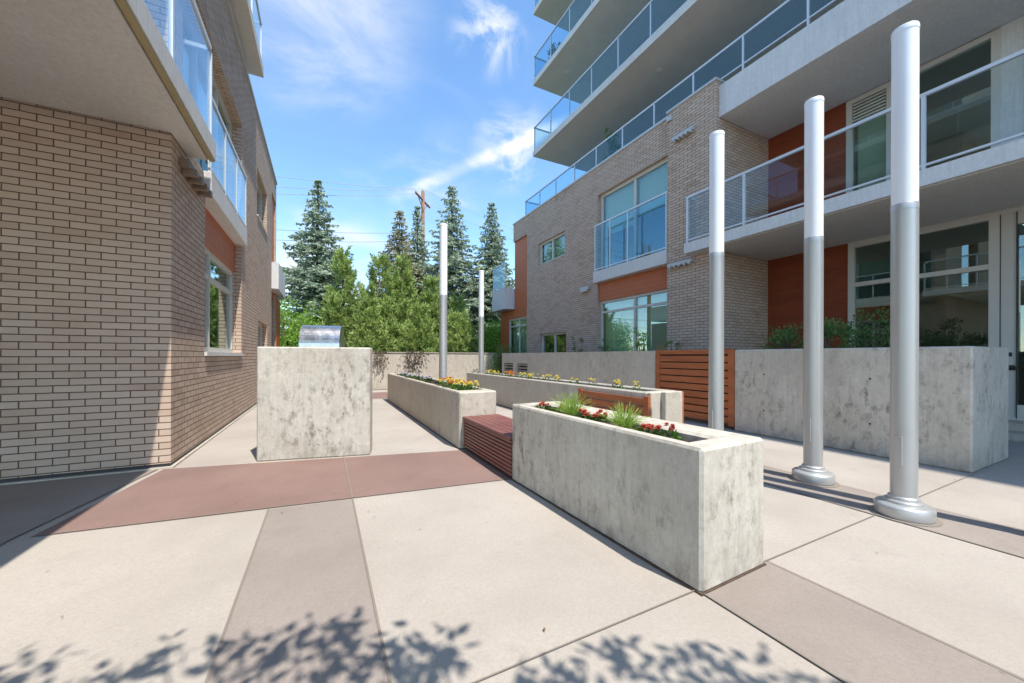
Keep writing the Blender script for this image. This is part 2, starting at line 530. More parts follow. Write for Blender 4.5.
# ------------------------------------------------------------------ mesh helpers
class MB:
    """collects faces in world coordinates with UVs in metres"""

    def __init__(s):
        s.v, s.f, s.uv = [], [], []
        s.smooth = False

    def quad(s, pts):
        pts = [Vector(p) for p in pts]
        n = (pts[1] - pts[0]).cross(pts[2] - pts[0])
        ax = max(range(3), key=lambda i: abs(n[i]))
        i0 = len(s.v)
        s.v += [tuple(p) for p in pts]
        s.f.append(tuple(range(i0, i0 + len(pts))))
        for p in pts:
            s.uv.append((p.y, p.z) if ax == 0 else ((p.x, p.z) if ax == 1 else (p.x, p.y)))
        return s

    def box(s, x0, x1, y0, y1, z0, z1):
        a = [(x0, y0, z0), (x1, y0, z0), (x1, y1, z0), (x0, y1, z0), (x0, y0, z1), (x1, y0, z1), (x1, y1, z1), (x0, y1, z1)]
        for q in ((0, 3, 2, 1), (4, 5, 6, 7), (0, 1, 5, 4), (2, 3, 7, 6), (1, 2, 6, 5), (3, 0, 4, 7)):
            s.quad([a[i] for i in q])
        return s

    def prism(s, poly, z0, z1):
        n = len(poly)
        s.quad([(p[0], p[1], z1) for p in poly])
        s.quad([(p[0], p[1], z0) for p in reversed(poly)])
        for i in range(n):
            a, b = poly[i], poly[(i + 1) % n]
            s.quad([(a[0], a[1], z0), (b[0], b[1], z0), (b[0], b[1], z1), (a[0], a[1], z1)])
        return s

    def tube(s, pts, rads, n=16, cap=True, skew=0.0):
        """round section along a path; shared vertices so that it shades smooth"""
        pts = [Vector(p) for p in pts]
        rings = []
        for i, p in enumerate(pts):
            d = (pts[min(i + 1, len(pts) - 1)] - pts[max(i - 1, 0)]).normalized()
            a = d.orthogonal().normalized() if abs(d.z) < 0.99 else Vector((1, 0, 0))
            b = d.cross(a).normalized()
            r = rads[i] if isinstance(rads, (list, tuple)) else rads
            ring = []
            for k in range(n):
                t = 2 * math.pi * k / n
                q = p + a * math.cos(t) * r + b * math.sin(t) * r
                ring.append(len(s.v))
                s.v.append(tuple(q))
            rings.append(ring)
        for i in range(len(rings) - 1):
            for k in range(n):
                a, b = rings[i], rings[i + 1]
                s.f.append((a[k], a[(k + 1) % n], b[(k + 1) % n], b[k]))
                s.uv += [(0, 0)] * 4
        if cap:
            s.f.append(tuple(reversed(rings[0])))
            s.uv += [(0, 0)] * n
            s.f.append(tuple(rings[-1]))
            s.uv += [(0, 0)] * n
        return s

    def lathe(s, c, prof, n=40):
        pts = [(c[0], c[1], z) for r, z in prof]
        rings = []
        for (r, z) in prof:
            ring = []
            for k in range(n):
                t = 2 * math.pi * k / n
                ring.append(len(s.v))
                s.v.append((c[0] + r * math.cos(t), c[1] + r * math.sin(t), z))
            rings.append(ring)
        for i in range(len(rings) - 1):
            a, b = rings[i], rings[i + 1]
            for k in range(n):
                s.f.append((a[k], a[(k + 1) % n], b[(k + 1) % n], b[k]))
                s.uv += [(0, 0)] * 4
        s.f.append(tuple(rings[-1]))
        s.uv += [(0, 0)] * n
        s.f.append(tuple(reversed(rings[0])))
        s.uv += [(0, 0)] * n
        return s

    def build(s, name, mat, parent=None, bevel=0.0, smooth=False, origin=None):
        me = bpy.data.meshes.new(name)
        if origin is None:
            vs = np.array(s.v)
            lo, hi = vs.min(0), vs.max(0)
            origin = Vector(((lo[0] + hi[0]) / 2, (lo[1] + hi[1]) / 2, lo[2]))
        origin = Vector(origin)
        me.from_pydata([tuple(Vector(v) - origin) for v in s.v], [], s.f)
        uvl = me.uv_layers.new(name='UVMap')
        uvl.data.foreach_set('uv', [c for p in s.uv for c in p])
        me.materials.append(mat)
        if smooth:
            me.polygons.foreach_set('use_smooth', [True] * len(me.polygons))
        o = bpy.data.objects.new(name, me)
        COL.objects.link(o)
        place(o, origin, parent)
        if bevel:
            w = o.modifiers.new('weld', 'WELD')
            w.merge_threshold = 0.0005
            b = o.modifiers.new('bevel', 'BEVEL')
            b.width = bevel
            b.segments = 1 if bevel > 0.0075 else 2
            b.limit_method = 'ANGLE'
            b.angle_limit = rad(50)
        if smooth == 'auto' or bevel:
            e = o.modifiers.new('edges', 'EDGE_SPLIT') if smooth == 'auto' else None
            if e:
                e.split_angle = rad(35)
        return o


def wpos(o):
    p = Vector(o.location)
    q = o.parent
    while q:
        p += q.location
        q = q.parent
    return p


def place(o, origin, parent):
    if parent:
        o.parent = parent
        o.location = Vector(origin) - wpos(parent)
    else:
        o.location = origin


def thing(name, loc, label, cat, group=None):
    o = bpy.data.objects.new(name, None)
    o.empty_display_size = 0.2
    COL.objects.link(o)
    o.location = loc
    return tag(o, label, cat, group)


def tag(o, label, cat, group=None, kind=None):
    o['label'] = label
    o['category'] = cat
    if group:
        o['group'] = group
    if kind:
        o['kind'] = kind
    return o


def struct(o, kind='structure'):
    o['kind'] = kind
    return o


def box(name, mat, parent, *b, bevel=0.0):
    return MB().box(*b).build(name, mat, parent, bevel)


def wall(name, mat, parent, axis, d0, d1, a0, a1, z0, z1, holes=()):
    """wall with rectangular openings; axis 'u' = plane facing +-x, 'v' = plane facing +-y"""
    A = sorted({a0, a1, *[h[0] for h in holes], *[h[1] for h in holes]})
    Z = sorted({z0, z1, *[h[2] for h in holes], *[h[3] for h in holes]})
    A = [a for a in A if a0 <= a <= a1]
    Z = [z for z in Z if z0 <= z <= z1]
    mb = MB()

    def solid(i, j):
        if i < 0 or j < 0 or i >= len(A) - 1 or j >= len(Z) - 1:
            return False
        ca, cz = (A[i] + A[i + 1]) / 2, (Z[j] + Z[j + 1]) / 2
        return not any(h[0] < ca < h[1] and h[2] < cz < h[3] for h in holes)

    P = (lambda a, d, z: (d, a, z)) if axis == 'u' else (lambda a, d, z: (a, d, z))
    for i in range(len(A) - 1):
        for j in range(len(Z) - 1):
            if not solid(i, j):
                continue
            p, q, r, t = A[i], A[i + 1], Z[j], Z[j + 1]
            for d in (d0, d1):
                mb.quad([P(p, d, r), P(q, d, r), P(q, d, t), P(p, d, t)])
            if not solid(i - 1, j):
                mb.quad([P(p, d0, r), P(p, d1, r), P(p, d1, t), P(p, d0, t)])
            if not solid(i + 1, j):
                mb.quad([P(q, d0, r), P(q, d1, r), P(q, d1, t), P(q, d0, t)])
            if not solid(i, j - 1):
                mb.quad([P(p, d0, r), P(q, d0, r), P(q, d1, r), P(p, d1, r)])
            if not solid(i, j + 1):
                mb.quad([P(p, d0, t), P(q, d0, t), P(q, d1, t), P(p, d1, t)])
    return mb.build(name, mat, parent)


def window(parent, u, s, v0, v1, z0, z1, mull=(), trans=(), fw=0.06, fd=0.09, blind=None, room=True, name='window', bars=None, fmat=None, roommat=None):
    """window in a plane facing -s along x; s=+1: the room lies towards +x"""
    mb = MB()
    a, b = sorted((u, u + s * fd))
    mb.box(a, b, v0, v0 + fw, z0, z1).box(a, b, v1 - fw, v1, z0, z1)
    mb.box(a, b, v0 + fw, v1 - fw, z0, z0 + fw).box(a, b, v0 + fw, v1 - fw, z1 - fw, z1)
    a2, b2 = sorted((u + s * 0.004, u + s * (fd - 0.004)))
    for m_ in mull:
        mb.box(a2, b2, m_ - fw * 0.45, m_ + fw * 0.45, z0 + fw, z1 - fw)
    a3, b3 = sorted((u + s * 0.008, u + s * (fd - 0.008)))
    for t_ in trans:
        tz = t_ if isinstance(t_, (int, float)) else t_[0]
        r0, r1 = (v0 + fw, v1 - fw) if isinstance(t_, (int, float)) else t_[1:]
        mb.box(a3, b3, r0, r1, tz - fw * 0.45, tz + fw * 0.45)
    w = mb.build(name, fmat or FRAME, parent)
    ug = u + s * fd * 0.55
    g = MB().box(ug - 0.004, ug + 0.004, v0 + fw * 0.5, v1 - fw * 0.5, z0 + fw * 0.5, z1 - fw * 0.5).build('pane', WINGLASS, w)
    if blind:
        for (b0, b1, zb) in blind:
            ub = u + s * (fd + 0.08)
            box('blind', BLIND, w, min(ub, ub + s * .01), max(ub, ub + s * .01), b0, b1, zb, z1 - fw * 0.3)
    if room:
        u1, u2 = sorted((u + s * (fd + 0.002), u + s * 2.6))
        rm = MB()
        x_in, x_out = (u1, u2) if s > 0 else (u2, u1)
        e = 0.02
        p0, p1, q0, q1 = v0 - e, v1 + e, z0 - e, z1 + e
        rm.quad([(x_out, p0, q0), (x_out, p1, q0), (x_out, p1, q1), (x_out, p0, q1)])
        rm.quad([(x_in, p0, q0), (x_out, p0, q0), (x_out, p0, q1), (x_in, p0, q1)])
        rm.quad([(x_in, p1, q0), (x_out, p1, q0), (x_out, p1, q1), (x_in, p1, q1)])
        rm.quad([(x_in, p0, q0), (x_in, p1, q0), (x_out, p1, q0), (x_out, p0, q0)])
        rm.quad([(x_in, p0, q1), (x_in, p1, q1), (x_out, p1, q1), (x_out, p0, q1)])
        rm.build('room', roommat or ROOM, w)
    return w


def balustrade(parent, pts, z0, z1, posts, glass=RAILGLASS, bottom=True, rw=0.045, zpost=None):
    """rail along x or y segments; pts: plan polyline; posts: list of (x,y)"""
    mb = MB()
    zb = z0 + 0.09
    for (p, q) in zip(pts[:-1], pts[1:]):
        x0, x1 = sorted((p[0], q[0]))
        y0, y1 = sorted((p[1], q[1]))
        h = rw / 2
        mb.box(x0 - h, x1 + h, y0 - h, y1 + h, z1 - 0.05, z1)
    b = mb.build('balustrade', RAIL, parent)
    if bottom:
        for (p, q) in zip(pts[:-1], pts[1:]):
            x0, x1 = sorted((p[0], q[0]))
            y0, y1 = sorted((p[1], q[1]))
            k = rw / 2 * 0.7
            MB().box(x0 - k, x1 + k, y0 - k, y1 + k, zb - 0.03, zb).build('bottom_rail', RAIL, b)
    zp = z0 if zpost is None else zpost
    for (x, y) in posts:
        h = rw / 2 - 0.003
        MB().box(x - h, x + h, y - h, y + h, zp, z1 - 0.05).build('post', RAIL, b)
    for (p, q) in zip(pts[:-1], pts[1:]):
        x0, x1 = sorted((p[0], q[0]))
        y0, y1 = sorted((p[1], q[1]))
        h = 0.005
        MB().box(x0 - h, x1 + h, y0 - h, y1 + h, zb, z1 - 0.05).build('glass_panel', glass, b)
    return b


def leaf_obj(name, mat, parent, Pn, D, L, Wd, origin=None, tri=False, Nn=None):
    """many small rhombic leaves. Pn base points, D unit directions, L lengths, Wd widths"""
    N = len(Pn)
    D = D / np.linalg.norm(D, axis=1, keepdims=True)
    if Nn is None:
        Nn = rng.normal(size=(N, 3))
    Wv = np.cross(D, Nn)
    Wv /= np.linalg.norm(Wv, axis=1, keepdims=True) + 1e-9
    L = np.broadcast_to(L, (N,))[:, None]
    Wd = np.broadcast_to(Wd, (N,))[:, None]
    V = np.empty((N, 4, 3))
    V[:, 0] = Pn
    V[:, 1] = Pn + D * L * 0.45 + Wv * Wd * 0.5
    V[:, 2] = Pn + D * L
    V[:, 3] = Pn + D * L * 0.45 - Wv * Wd * 0.5
    V = V.reshape(-1, 3)
    if origin is None:
        origin = np.array([V[:, 0].mean(), V[:, 1].mean(), V[:, 2].min()])
    V = V - np.array(origin)
    me = bpy.data.meshes.new(name)
    me.vertices.add(N * 4)
    me.vertices.foreach_set('co', V.ravel())
    me.loops.add(N * 4)
    me.loops.foreach_set('vertex_index', np.arange(N * 4, dtype=np.int32))
    me.polygons.add(N)
    me.polygons.foreach_set('loop_start', np.arange(0, N * 4, 4, dtype=np.int32))
    me.polygons.foreach_set('loop_total', np.full(N, 4, dtype=np.int32))
    me.update(calc_edges=True)
    me.materials.append(mat)
    o = bpy.data.objects.new(name, me)
    COL.objects.link(o)
    place(o, Vector([float(c) for c in origin]), parent)
    return o


# ================================================================== SETTING: ground and paving
g = MB()
g.quad([(-400, -400, -0.03), (400, -400, -0.03), (400, 600, -0.03), (-400, 600, -0.03)])
struct(g.build('ground', HILLG))
struct(MB().box(-8, 14, -14, 15.15, -0.2, 0.0).build('pavement', PAVE))
struct(MB().box(-30, 40, 15.5, 19.0, -0.2, 0.02).build('lane', HILLG))
struct(MB().box(-60, 70, 19.0, 60, -0.2, 0.05).build('lawn', GRASSG))


def sheet(name, mat, poly, z):
    m = MB()
    m.quad([(p[0], p[1], z) for p in poly])
    return struct(m.build(name, mat))


sheet('paving_band', PGRAY, [(-0.41, -14), (0.24, -14), (0.24, 3.68), (-0.41, 3.735)], 0.004)
sheet('paving_band', PGRAY, [(1.86, -14), (2.52, -14), (2.52, 1.385), (1.86, 1.385)], 0.004)
sheet('paving_band', PGRAY, [(4.06, -14), (4.70, -14), (4.70, 15.1), (4.06, 15.1)], 0.004)
sheet('paving_band', PGRAY, [(6.62, -2.2), (14, -2.2), (14, -1.5), (6.62, -1.5)], 0.004)
sheet('paving_band', PGRAY, [(7.0, 1.9), (9.4, 1.9), (9.4, 2.6), (7.0, 2.6)], 0.004)
sheet('red_paving_band', PRED, [(-1.86, 3.92), (1.86, 3.52), (1.86, 4.90), (-1.62, 5.60)], 0.004)
sheet('red_paving_band', PRED, [(-1.5, 12.4), (2.0, 12.0), (6.4, 12.0), (6.4, 14.2), (-1.5, 14.2)], 0.004)
sheet('grey_paving', PGRAY, [(-8, -0.2), (-1.96, 1.0), (-1.96, 3.9), (-1.66, 5.74), (-8, 5.74)], 0.006)
for poly in (
        [(0.235, -6), (0.247, -6), (0.247, 5.28), (0.235, 5.28)],
        [(-0.416, -6), (-0.404, -6), (-0.404, 3.735), (-0.416, 3.735)],
        [(-1.97, -2), (-1.955, -2), (-1.955, 3.9), (-1.655, 5.72), (-1.67, 5.72), (-1.97, 3.9)],
        [(0.245, 1.382), (6.48, 1.382), (6.48, 1.390), (0.245, 1.390)],
        [(-1.86, 3.922), (1.84, 3.522), (1.84, 3.532), (-1.86, 3.932)],
        [(4.055, -6), (4.065, -6), (4.065, 3.8), (4.055, 3.8)],
        [(4.695, -6), (4.705, -6), (4.705, 15), (4.695, 15)],
        [(2.515, -6), (2.525, -6), (2.525, 1.385), (2.515, 1.385)],
        [(1.855, -6), (1.865, -6), (1.865, 1.385), (1.855, 1.385)],
        [(2.55, 4.7), (4.06, 4.7), (4.06, 4.712), (2.55, 4.712)]):
    sheet('paving_joint', JOINT, poly, 0.009)
# raised terrace behind the low wall
struct(MB().box(6.76, 10.6, 4.15, 18.4, 0.0, 0.24).build('terrace', PGRAY))
struct(MB().box(10.05, 10.6, 0.2, 2.4, 0.0, 0.235).box(9.7, 10.05, 0.2, 2.4, 0.0, 0.12).build('entrance_steps', CONC3))

# ================================================================== LEFT BUILDING
LB = thing('apartment_building', (-5, 8, 0), 'tan brick apartment building on the left with a pale balcony slab overhead', 'building')
UL = -1.57
VA = 5.63
bay = (7.0, 9.78, 1.30, 4.02)
bay_up = (6.0, 9.78, 4.0, 6.25)
bay2 = (14.95, 16.2, 0.1, 6.9)
wall('wall', BRICK, LB, 'u', UL - 0.30, UL, VA, 16.3, 0.06, 7.66,
     [bay, bay_up, (11.85, 13.8, 5.05, 6.3), (12.07, 13.9, 1.46, 2.26), bay2])
wall('wall', BRICK, LB, 'v', VA, VA + 0.3, -9, UL - 0.30, 0.06, 7.66, [(-5.6, -3.4, 4.15, 6.6)])
box('wall', BRICK, LB, -9, UL - 0.30, 16.0, 16.3, 0.06, 7.66)
box('base_flashing', DARK, LB, -9, UL - 0.01, VA + 0.012, VA + 0.25, 0.0, 0.06)
box('base_flashing', DARK, LB, UL - 0.25, UL - 0.012, VA + 0.25, 16.2, 0.0, 0.06)
box('footing', CONC3, LB, -9, UL + 0.03, VA - 0.03, VA + 0.01, 0.0, 0.022)
box('footing', CONC3, LB, UL - 0.01, UL + 0.03, VA + 0.01, 16.3, 0.0, 0.022)
box('coping', COPING, LB, UL - 0.34, UL + 0.035, VA - 0.035, 16.34, 7.66, 7.72)
box('coping', COPING, LB, -9, UL - 0.34, VA - 0.035, VA + 0.33, 7.66, 7.72)
box('roof', COPING, LB, -9, UL - 0.3, VA + 0.3, 16.0, 7.4, 7.5)
# window bay
window(LB, UL - 0.15, -1, 7.02, 9.76, 1.36, 3.08, mull=(7.95,), trans=(2.62,), fw=0.085, blind=None)
box('window_sill', SLAB, LB, UL - 0.2, UL + 0.035, 6.98, 9.80, 1.30, 1.36)
box('siding_panel', ORANGE, LB, UL - 0.22, UL - 0.12, 7.0, 9.78, 3.08, 3.68)
box('floor_band', SLAB, LB, UL - 0.3, UL + 0.09, 6.93, 9.84, 3.68, 4.02, bevel=0.008)
window(LB, UL - 0.17, -1, 6.02, 9.76, 4.02, 6.25, mull=(7.3, 8.55), fw=0.085, blind=((7.4, 8.5, 5.0),))
balustrade(LB, [(UL + 0.06, 6.95), (UL + 0.06, 9.80)], 4.02, 5.18, [(UL + 0.06, v) for v in (6.97, 7.9, 8.85, 9.78)])
window(LB, UL - 0.13, -1, 11.85, 13.8, 5.05, 6.3, mull=(12.8,), fw=0.07)
window(LB, UL - 0.13, -1, 12.07, 13.9, 1.46, 2.26, mull=(13.0,), fw=0.07)
box('window_sill', SLAB, LB, UL - 0.13, UL + 0.03, 11.83, 13.82, 5.01, 5.05)
# far strip of orange siding with a small balcony
box('siding_panel', ORANGE, LB, UL - 0.28, UL - 0.06, 14.95, 16.2, 3.4, 6.9)
window(LB, UL - 0.12, -1, 15.0, 16.15, 0.15, 3.3, mull=(15.55,), fw=0.07)
box('siding_panel', ORANGE, LB, UL - 1.2, UL + 0.02, 16.34, 17.6, 0.05, 3.45)
box('balcony_slab', SLAB, LB, UL - 0.8, UL + 0.20, 15.0, 17.5, 3.60, 4.50)
# the slab over the entrance recess
box('balcony_slab', SLAB, LB, -9, -1.285, -2.5, VA - 0.04, 3.90, 4.13)
box('balcony_slab', SLAB, LB, UL + 0.005, -1.285, VA - 0.04, 6.24, 3.90, 4.13)
box('soffit', SOFFIT, LB, -9, -1.36, -2.5, VA - 0.04, 3.862, 3.898)
box('soffit', SOFFIT, LB, UL + 0.005, -1.36, VA - 0.04, 6.18, 3.862, 3.898)
box('drip_edge', plain('ochre_edge', (0.42, 0.33, 0.17), 0.7), LB, -1.345, -1.295, -2.5, 6.21, 3.868, 3.899)
balustrade(LB, [(-1.34, -2.4), (-1.34, 6.19)], 4.13, 5.36, [(-1.34, v) for v in (0.3, 1.8, 3.3, 4.78, 6.19)], glass=CLEARGLASS)
balustrade(LB, [(-1.60, 6.19), (-1.34, 6.19)], 4.13, 5.36, [], glass=CLEARGLASS)
# upper tower balcony
for zb in (7.93, 11.1):
    box('balcony_slab', SOFFIT, LB, -9, -1.285, 1.0, 10.62, zb, zb + 0.22)
    balustrade(LB, [(-6.0, 10.56), (-1.34, 10.56)], zb + 0.2, zb + 1.25, [(-1.34, 10.56), (-3, 10.56)])
    balustrade(LB, [(-1.34, 1.1), (-1.34, 10.56)], zb + 0.2, zb + 1.25, [(-1.34, v) for v in (9.3, 8.0, 6.7, 5.4, 4.1)])
box('tower_wall', BRICK, LB, -9, -3.4, VA, 9.5, 7.5, 14.5)
lb_light = MB().box(UL + 0.003, UL + 0.10, 5.85, 6.75, 3.60, 3.70)
for k in range(4):
    lb_light.box(UL + 0.02, UL + 0.16, 5.92 + k * .22, 6.00 + k * .22, 3.54, 3.62)
lb_light.build('wall_light', plain('bronze_fixture', (0.22, 0.16, 0.11), 0.6), LB)

# ================================================================== RIGHT BUILDING
RB = thing('apartment_tower', (12, 3, 0), 'tan brick apartment tower on the right with stacked glass railed balconies', 'building')
UF, UP, UD, VS = 8.60, 8.42, 10.60, 5.81
PT = 7.98
wall('wall', BRICK, RB, 'u', UF, UF + 0.3, 7.22, 16.87, 0.2, PT,
     [(7.22, 10.35, 0.24, 6.98), (12.34, 14.40, 5.38, 6.36), (12.25, 14.24, 1.2, 2.31), (15.45, 16.87, 0.2, 7.10)])
wall('wall', BRICK, RB, 'u', UP, UF + 0.3, VS, 7.22, 0.2, PT)
wall('wall', BRICK, RB, 'v', VS, VS + 0.3, UF + 0.3, UD + 0.3, 0.2, 7.12)
box('coping', COPING, RB, UF - 0.03, UF + 0.34, 7.25, 16.91, PT, PT + 0.06)
box('coping', COPING, RB, UP - 0.03, UF + 0.34, VS - 0.03, 7.25, PT, PT + 0.06)
box('wall', BRICK, RB, UF + 0.3, 12, 16.57, 16.87, 3.7, PT)
# bay of the brick front
window(RB, UF + 0.12, 1, 7.26, 10.33, 0.30, 3.25, mull=(8.72,), trans=(2.86,), fw=0.085, blind=((7.35, 8.68, 0.95), (8.78, 10.25, 1.0)))
box('siding_panel', ORANGE, RB, UF + 0.06, UF + 0.25, 7.23, 10.34, 3.25, 3.88)
box('floor_band', SLAB, RB, UF - 0.19, UF + 0.28, 7.24, 10.37, 3.88, 4.26, bevel=0.008)
window(RB, UF + 0.12, 1, 7.26, 10.33, 4.26, 6.98, mull=(8.72,), fw=0.10, blind=((7.35, 8.68, 5.75), (8.78, 10.25, 5.55)))
balustrade(RB, [(UF - 0.14, 7.26), (UF - 0.14, 10.33)], 4.26, 5.88, [(UF - 0.14, v) for v in (7.28, 8.75, 9.55, 10.31)])
window(RB, UF + 0.10, 1, 12.34, 14.40, 5.38, 6.36, mull=(13.4,), fw=0.085, blind=((12.4, 14.3, 5.5),))
window(RB, UF + 0.10, 1, 12.25, 14.24, 1.2, 2.31, mull=(13.2,), fw=0.085)
box('siding_panel', ORANGE, RB, UF + 0.08, UF + 0.28, 15.46, 16.86, 3.7, 7.10)
wall('siding_panel', ORANGE, RB, 'u', UF + 0.085, UF + 0.29, 15.46, 18.46, 0.1, 3.70, [(15.62, 17.55, 0.6, 3.24)])
window(RB, UF + 0.12, 1, 15.62, 17.55, 0.6, 3.24, mull=(16.45,), trans=(2.85,), fw=0.07, blind=((15.7, 17.4, 0.7),))
wall('siding_panel', ORANGE, RB, 'v', 18.46, 18.6, UF + 0.1, 12, 0.1, 3.7)
box('balcony_slab', SLAB, RB, UF - 0.45, UF + 1.5, 16.95, 18.5, 3.72, 4.78)
balustrade(RB, [(UF - 0.40, 16.98), (UF - 0.40, 18.45)], 4.75, 6.05, [(UF - 0.40, 16.98), (UF - 0.40, 18.45)])
# recessed entrance front behind the balconies
wall('wood_panel', REDWOOD, RB, 'u', UD, UD + 0.2, 4.10, VS, 0.2, 3.92)
wall('wood_panel', REDWOOD, RB, 'u', UD, UD + 0.2, 4.14, VS, 4.15, 7.15)
window(RB, UD - 0.02, 1, 2.00, 4.10, 0.24, 3.86, trans=(2.93,), fw=0.10, fd=0.12, blind=None)
window(RB, UD - 0.02, 1, 1.98, 4.14, 4.15, 7.10, mull=(3.42,), fw=0.10, fd=0.12, blind=((3.5, 4.0, 4.3),))
lv = MB()
for k in range(6):
    lv.box(UD + 0.012, UD + 0.05, 3.48, 4.03, 6.60 + k * 0.07, 6.63 + k * 0.07)
lv.build('louvre', FRAME, RB)
wall('wall', SLAB, RB, 'u', UD, UD + 0.2, 1.72, 1.98, 4.15, 7.12)
window(RB, UD - 0.02, 1, -1.5, 1.72, 4.15, 7.10, mull=(0.2,), fw=0.08, fd=0.12, blind=((-1.4, 0.2, 4.4),))
door = MB()
door.box(UD, UD + 0.07, 1.80, 1.97, 0.28, 3.80).box(UD, UD + 0.07, 0.95, 1.10, 0.28, 3.80).box(UD, UD + 0.07, 1.10, 1.80, 0.28, 0.50).box(UD, UD + 0.07, 1.10, 1.80, 3.60, 3.80)
door_o = door.build('door', FRAME, RB)
box('pane', WINGLASS, door_o, UD + 0.03, UD + 0.04, 1.10, 1.80, 0.5, 3.6)
hd = MB().tube([(UD - 0.06, 1.78, 1.135), (UD - 0.06, 1.90, 1.135)], 0.016, 10).tube([(UD, 1.88, 1.135), (UD - 0.06, 1.88, 1.135)], 0.012, 8)
hd.build('handle', DARK, door_o)
box('lock', DARK, door_o, UD - 0.015, UD, 1.845, 1.895, 1.33, 1.40)
box('handle_plate', DARK, door_o, UD - 0.012, UD, 1.815, 1.915, 1.09, 1.18, bevel=0.02)
fr = MB().box(UD - 0.02, UD + 0.1, 1.97, 2.0, 0.24, 3.86).box(UD - 0.02, UD + 0.1, 0.85, 0.95, 0.24, 3.86).box(UD - 0.02, UD + 0.1, 0.95, 1.97, 3.80, 3.86).box(UD - 0.02, UD + 0.1, 0.95, 1.97, 0.24, 0.28)
fr.build('door_frame', FRAME, RB)
window(RB, UD - 0.02, 1, -2.2, 0.85, 0.24, 3.86, mull=(-0.7,), trans=(2.93,), fw=0.10, fd=0.12)
wall('wall', BRICK, RB, 'u', UD, UD + 0.3, -14, -2.2, 0.0, 7.12)
box('wall', BRICK, RB, UD + 0.1, UD + 0.4, -1.5 - 0.7, 1.98, 3.86, 4.15)
box('header', FRAME, RB, UD - 0.015, UD + 0.3, -2.2, 4.10, 3.862, 3.92)
for v_ in (1.792, 1.968):
    box('door_gap', DARK, RB, UD - 0.022, UD + 0.02, v_, v_ + 0.009, 0.26, 3.82)
# door room
rm = MB().box(UD + 2.0, UD + 2.1, 0.8, 2.0, 0.2, 3.9)
rm.build('room', ROOM, RB)
# first balcony
U1, B1, T1 = 8.09, 3.90, 4.15
box('balcony_slab', SLAB, RB, U1, UD, -14, VS, B1 + 0.004, T1)
box('balcony_slab', SLAB, RB, U1, UP, VS, 6.43, B1 + 0.004, T1)
box('soffit', SOFFIT, RB, U1 + 0.07, UD, -14, VS - 0.01, B1 - 0.012, B1 + 0.001)
balustrade(RB, [(U1 + 0.05, -14), (U1 + 0.05, 6.36)], T1, 5.32, [(U1 + 0.05, v) for v in (6.36, 4.95, 3.6, 2.24, 0.9, -0.5)], glass=CLEARGLASS, rw=0.055)
balustrade(RB, [(U1 + 0.05, 6.36), (UP - 0.02, 6.36)], T1, 5.32, [], glass=CLEARGLASS)
# second balcony slab with deep fascia
U2, B2, T2 = 8.545, 7.12, 7.88
box('fascia', SLAB, RB, U2, U2 + 0.14, -14, VS, B2, T2, bevel=0.006)
box('balcony_slab', SOFFIT, RB, U2 + 0.14, 12.0, -14, VS, B2 + 0.003, 7.45)
box('roof', COPING, RB, UF + 0.3, 12.0, VS, 16.57, 7.12, 7.45)
balustrade(RB, [(UF + 0.06, -14), (UF + 0.06, 15.72)], 8.02, 8.78, [(UF + 0.06, v) for v in (15.7, 14.4, 13.1, 11.8, 10.5, 9.2, 7.9, 6.6, 5.3, 4.0, 2.7, 1.4)], zpost=7.8)
balustrade(RB, [(UF + 0.06, 15.72), (11.9, 15.72)], 8.02, 8.78, [], zpost=7.9)
# tower balconies
UT = 8.50
for i, zb in enumerate((10.42, 13.65, 16.88, 20.1)):
    box('balcony_slab', SOFFIT, RB, UT + (0.2 if i == 3 else 0), 12.0, -16, 14.75, zb, zb + 0.22)  # last one is an unseen roof slab, setback chosen for its shadow edge
    if i < 3:
        posts = [(UT + 0.06, 14.7 - k * 1.35) for k in range(12)]
        balustrade(RB, [(UT + 0.05, -16), (UT + 0.05, 14.70)], zb + 0.20, zb + 1.32, posts, bottom=True)
        balustrade(RB, [(UT + 0.05, 14.70), (12.0, 14.70)], zb + 0.20, zb + 1.32, [(10.6, 14.7)])
bays = [(-12.5 + 3.2 * k, -12.5 + 3.2 * k + 2.75) for k in range(8)]
levels = ((7.6, 10.0), (10.75, 13.2), (13.95, 16.5), (17.2, 19.7))
wall('tower_wall', SLAB, RB, 'u', 12.0, 12.3, -16, 13.4, 7.4, 20.1, [(a, b, z0, z1) for a, b in bays for z0, z1 in levels])
wall('tower_wall', SLAB, RB, 'v', 13.4, 13.7, 12.0, 24, 0.0, 20.1)
for a, b in bays[2:]:
    for li, (z0, z1) in enumerate(levels[:3]):
        window(RB, 12.1, 1, a, b, z0, z1, mull=((a + b) / 2,), trans=(z1 - 0.5,), fw=0.08, fd=0.1)


def downlight(x, y, z):
    o = MB().lathe((x, y), [(0.075, z + 0.002), (0.095, z - 0.012), (0.095, z - 0.02), (0.07, z - 0.022), (0.06, z - 0.010)], 24)
    return o.build('downlight', LAMPL, RB, smooth=True)


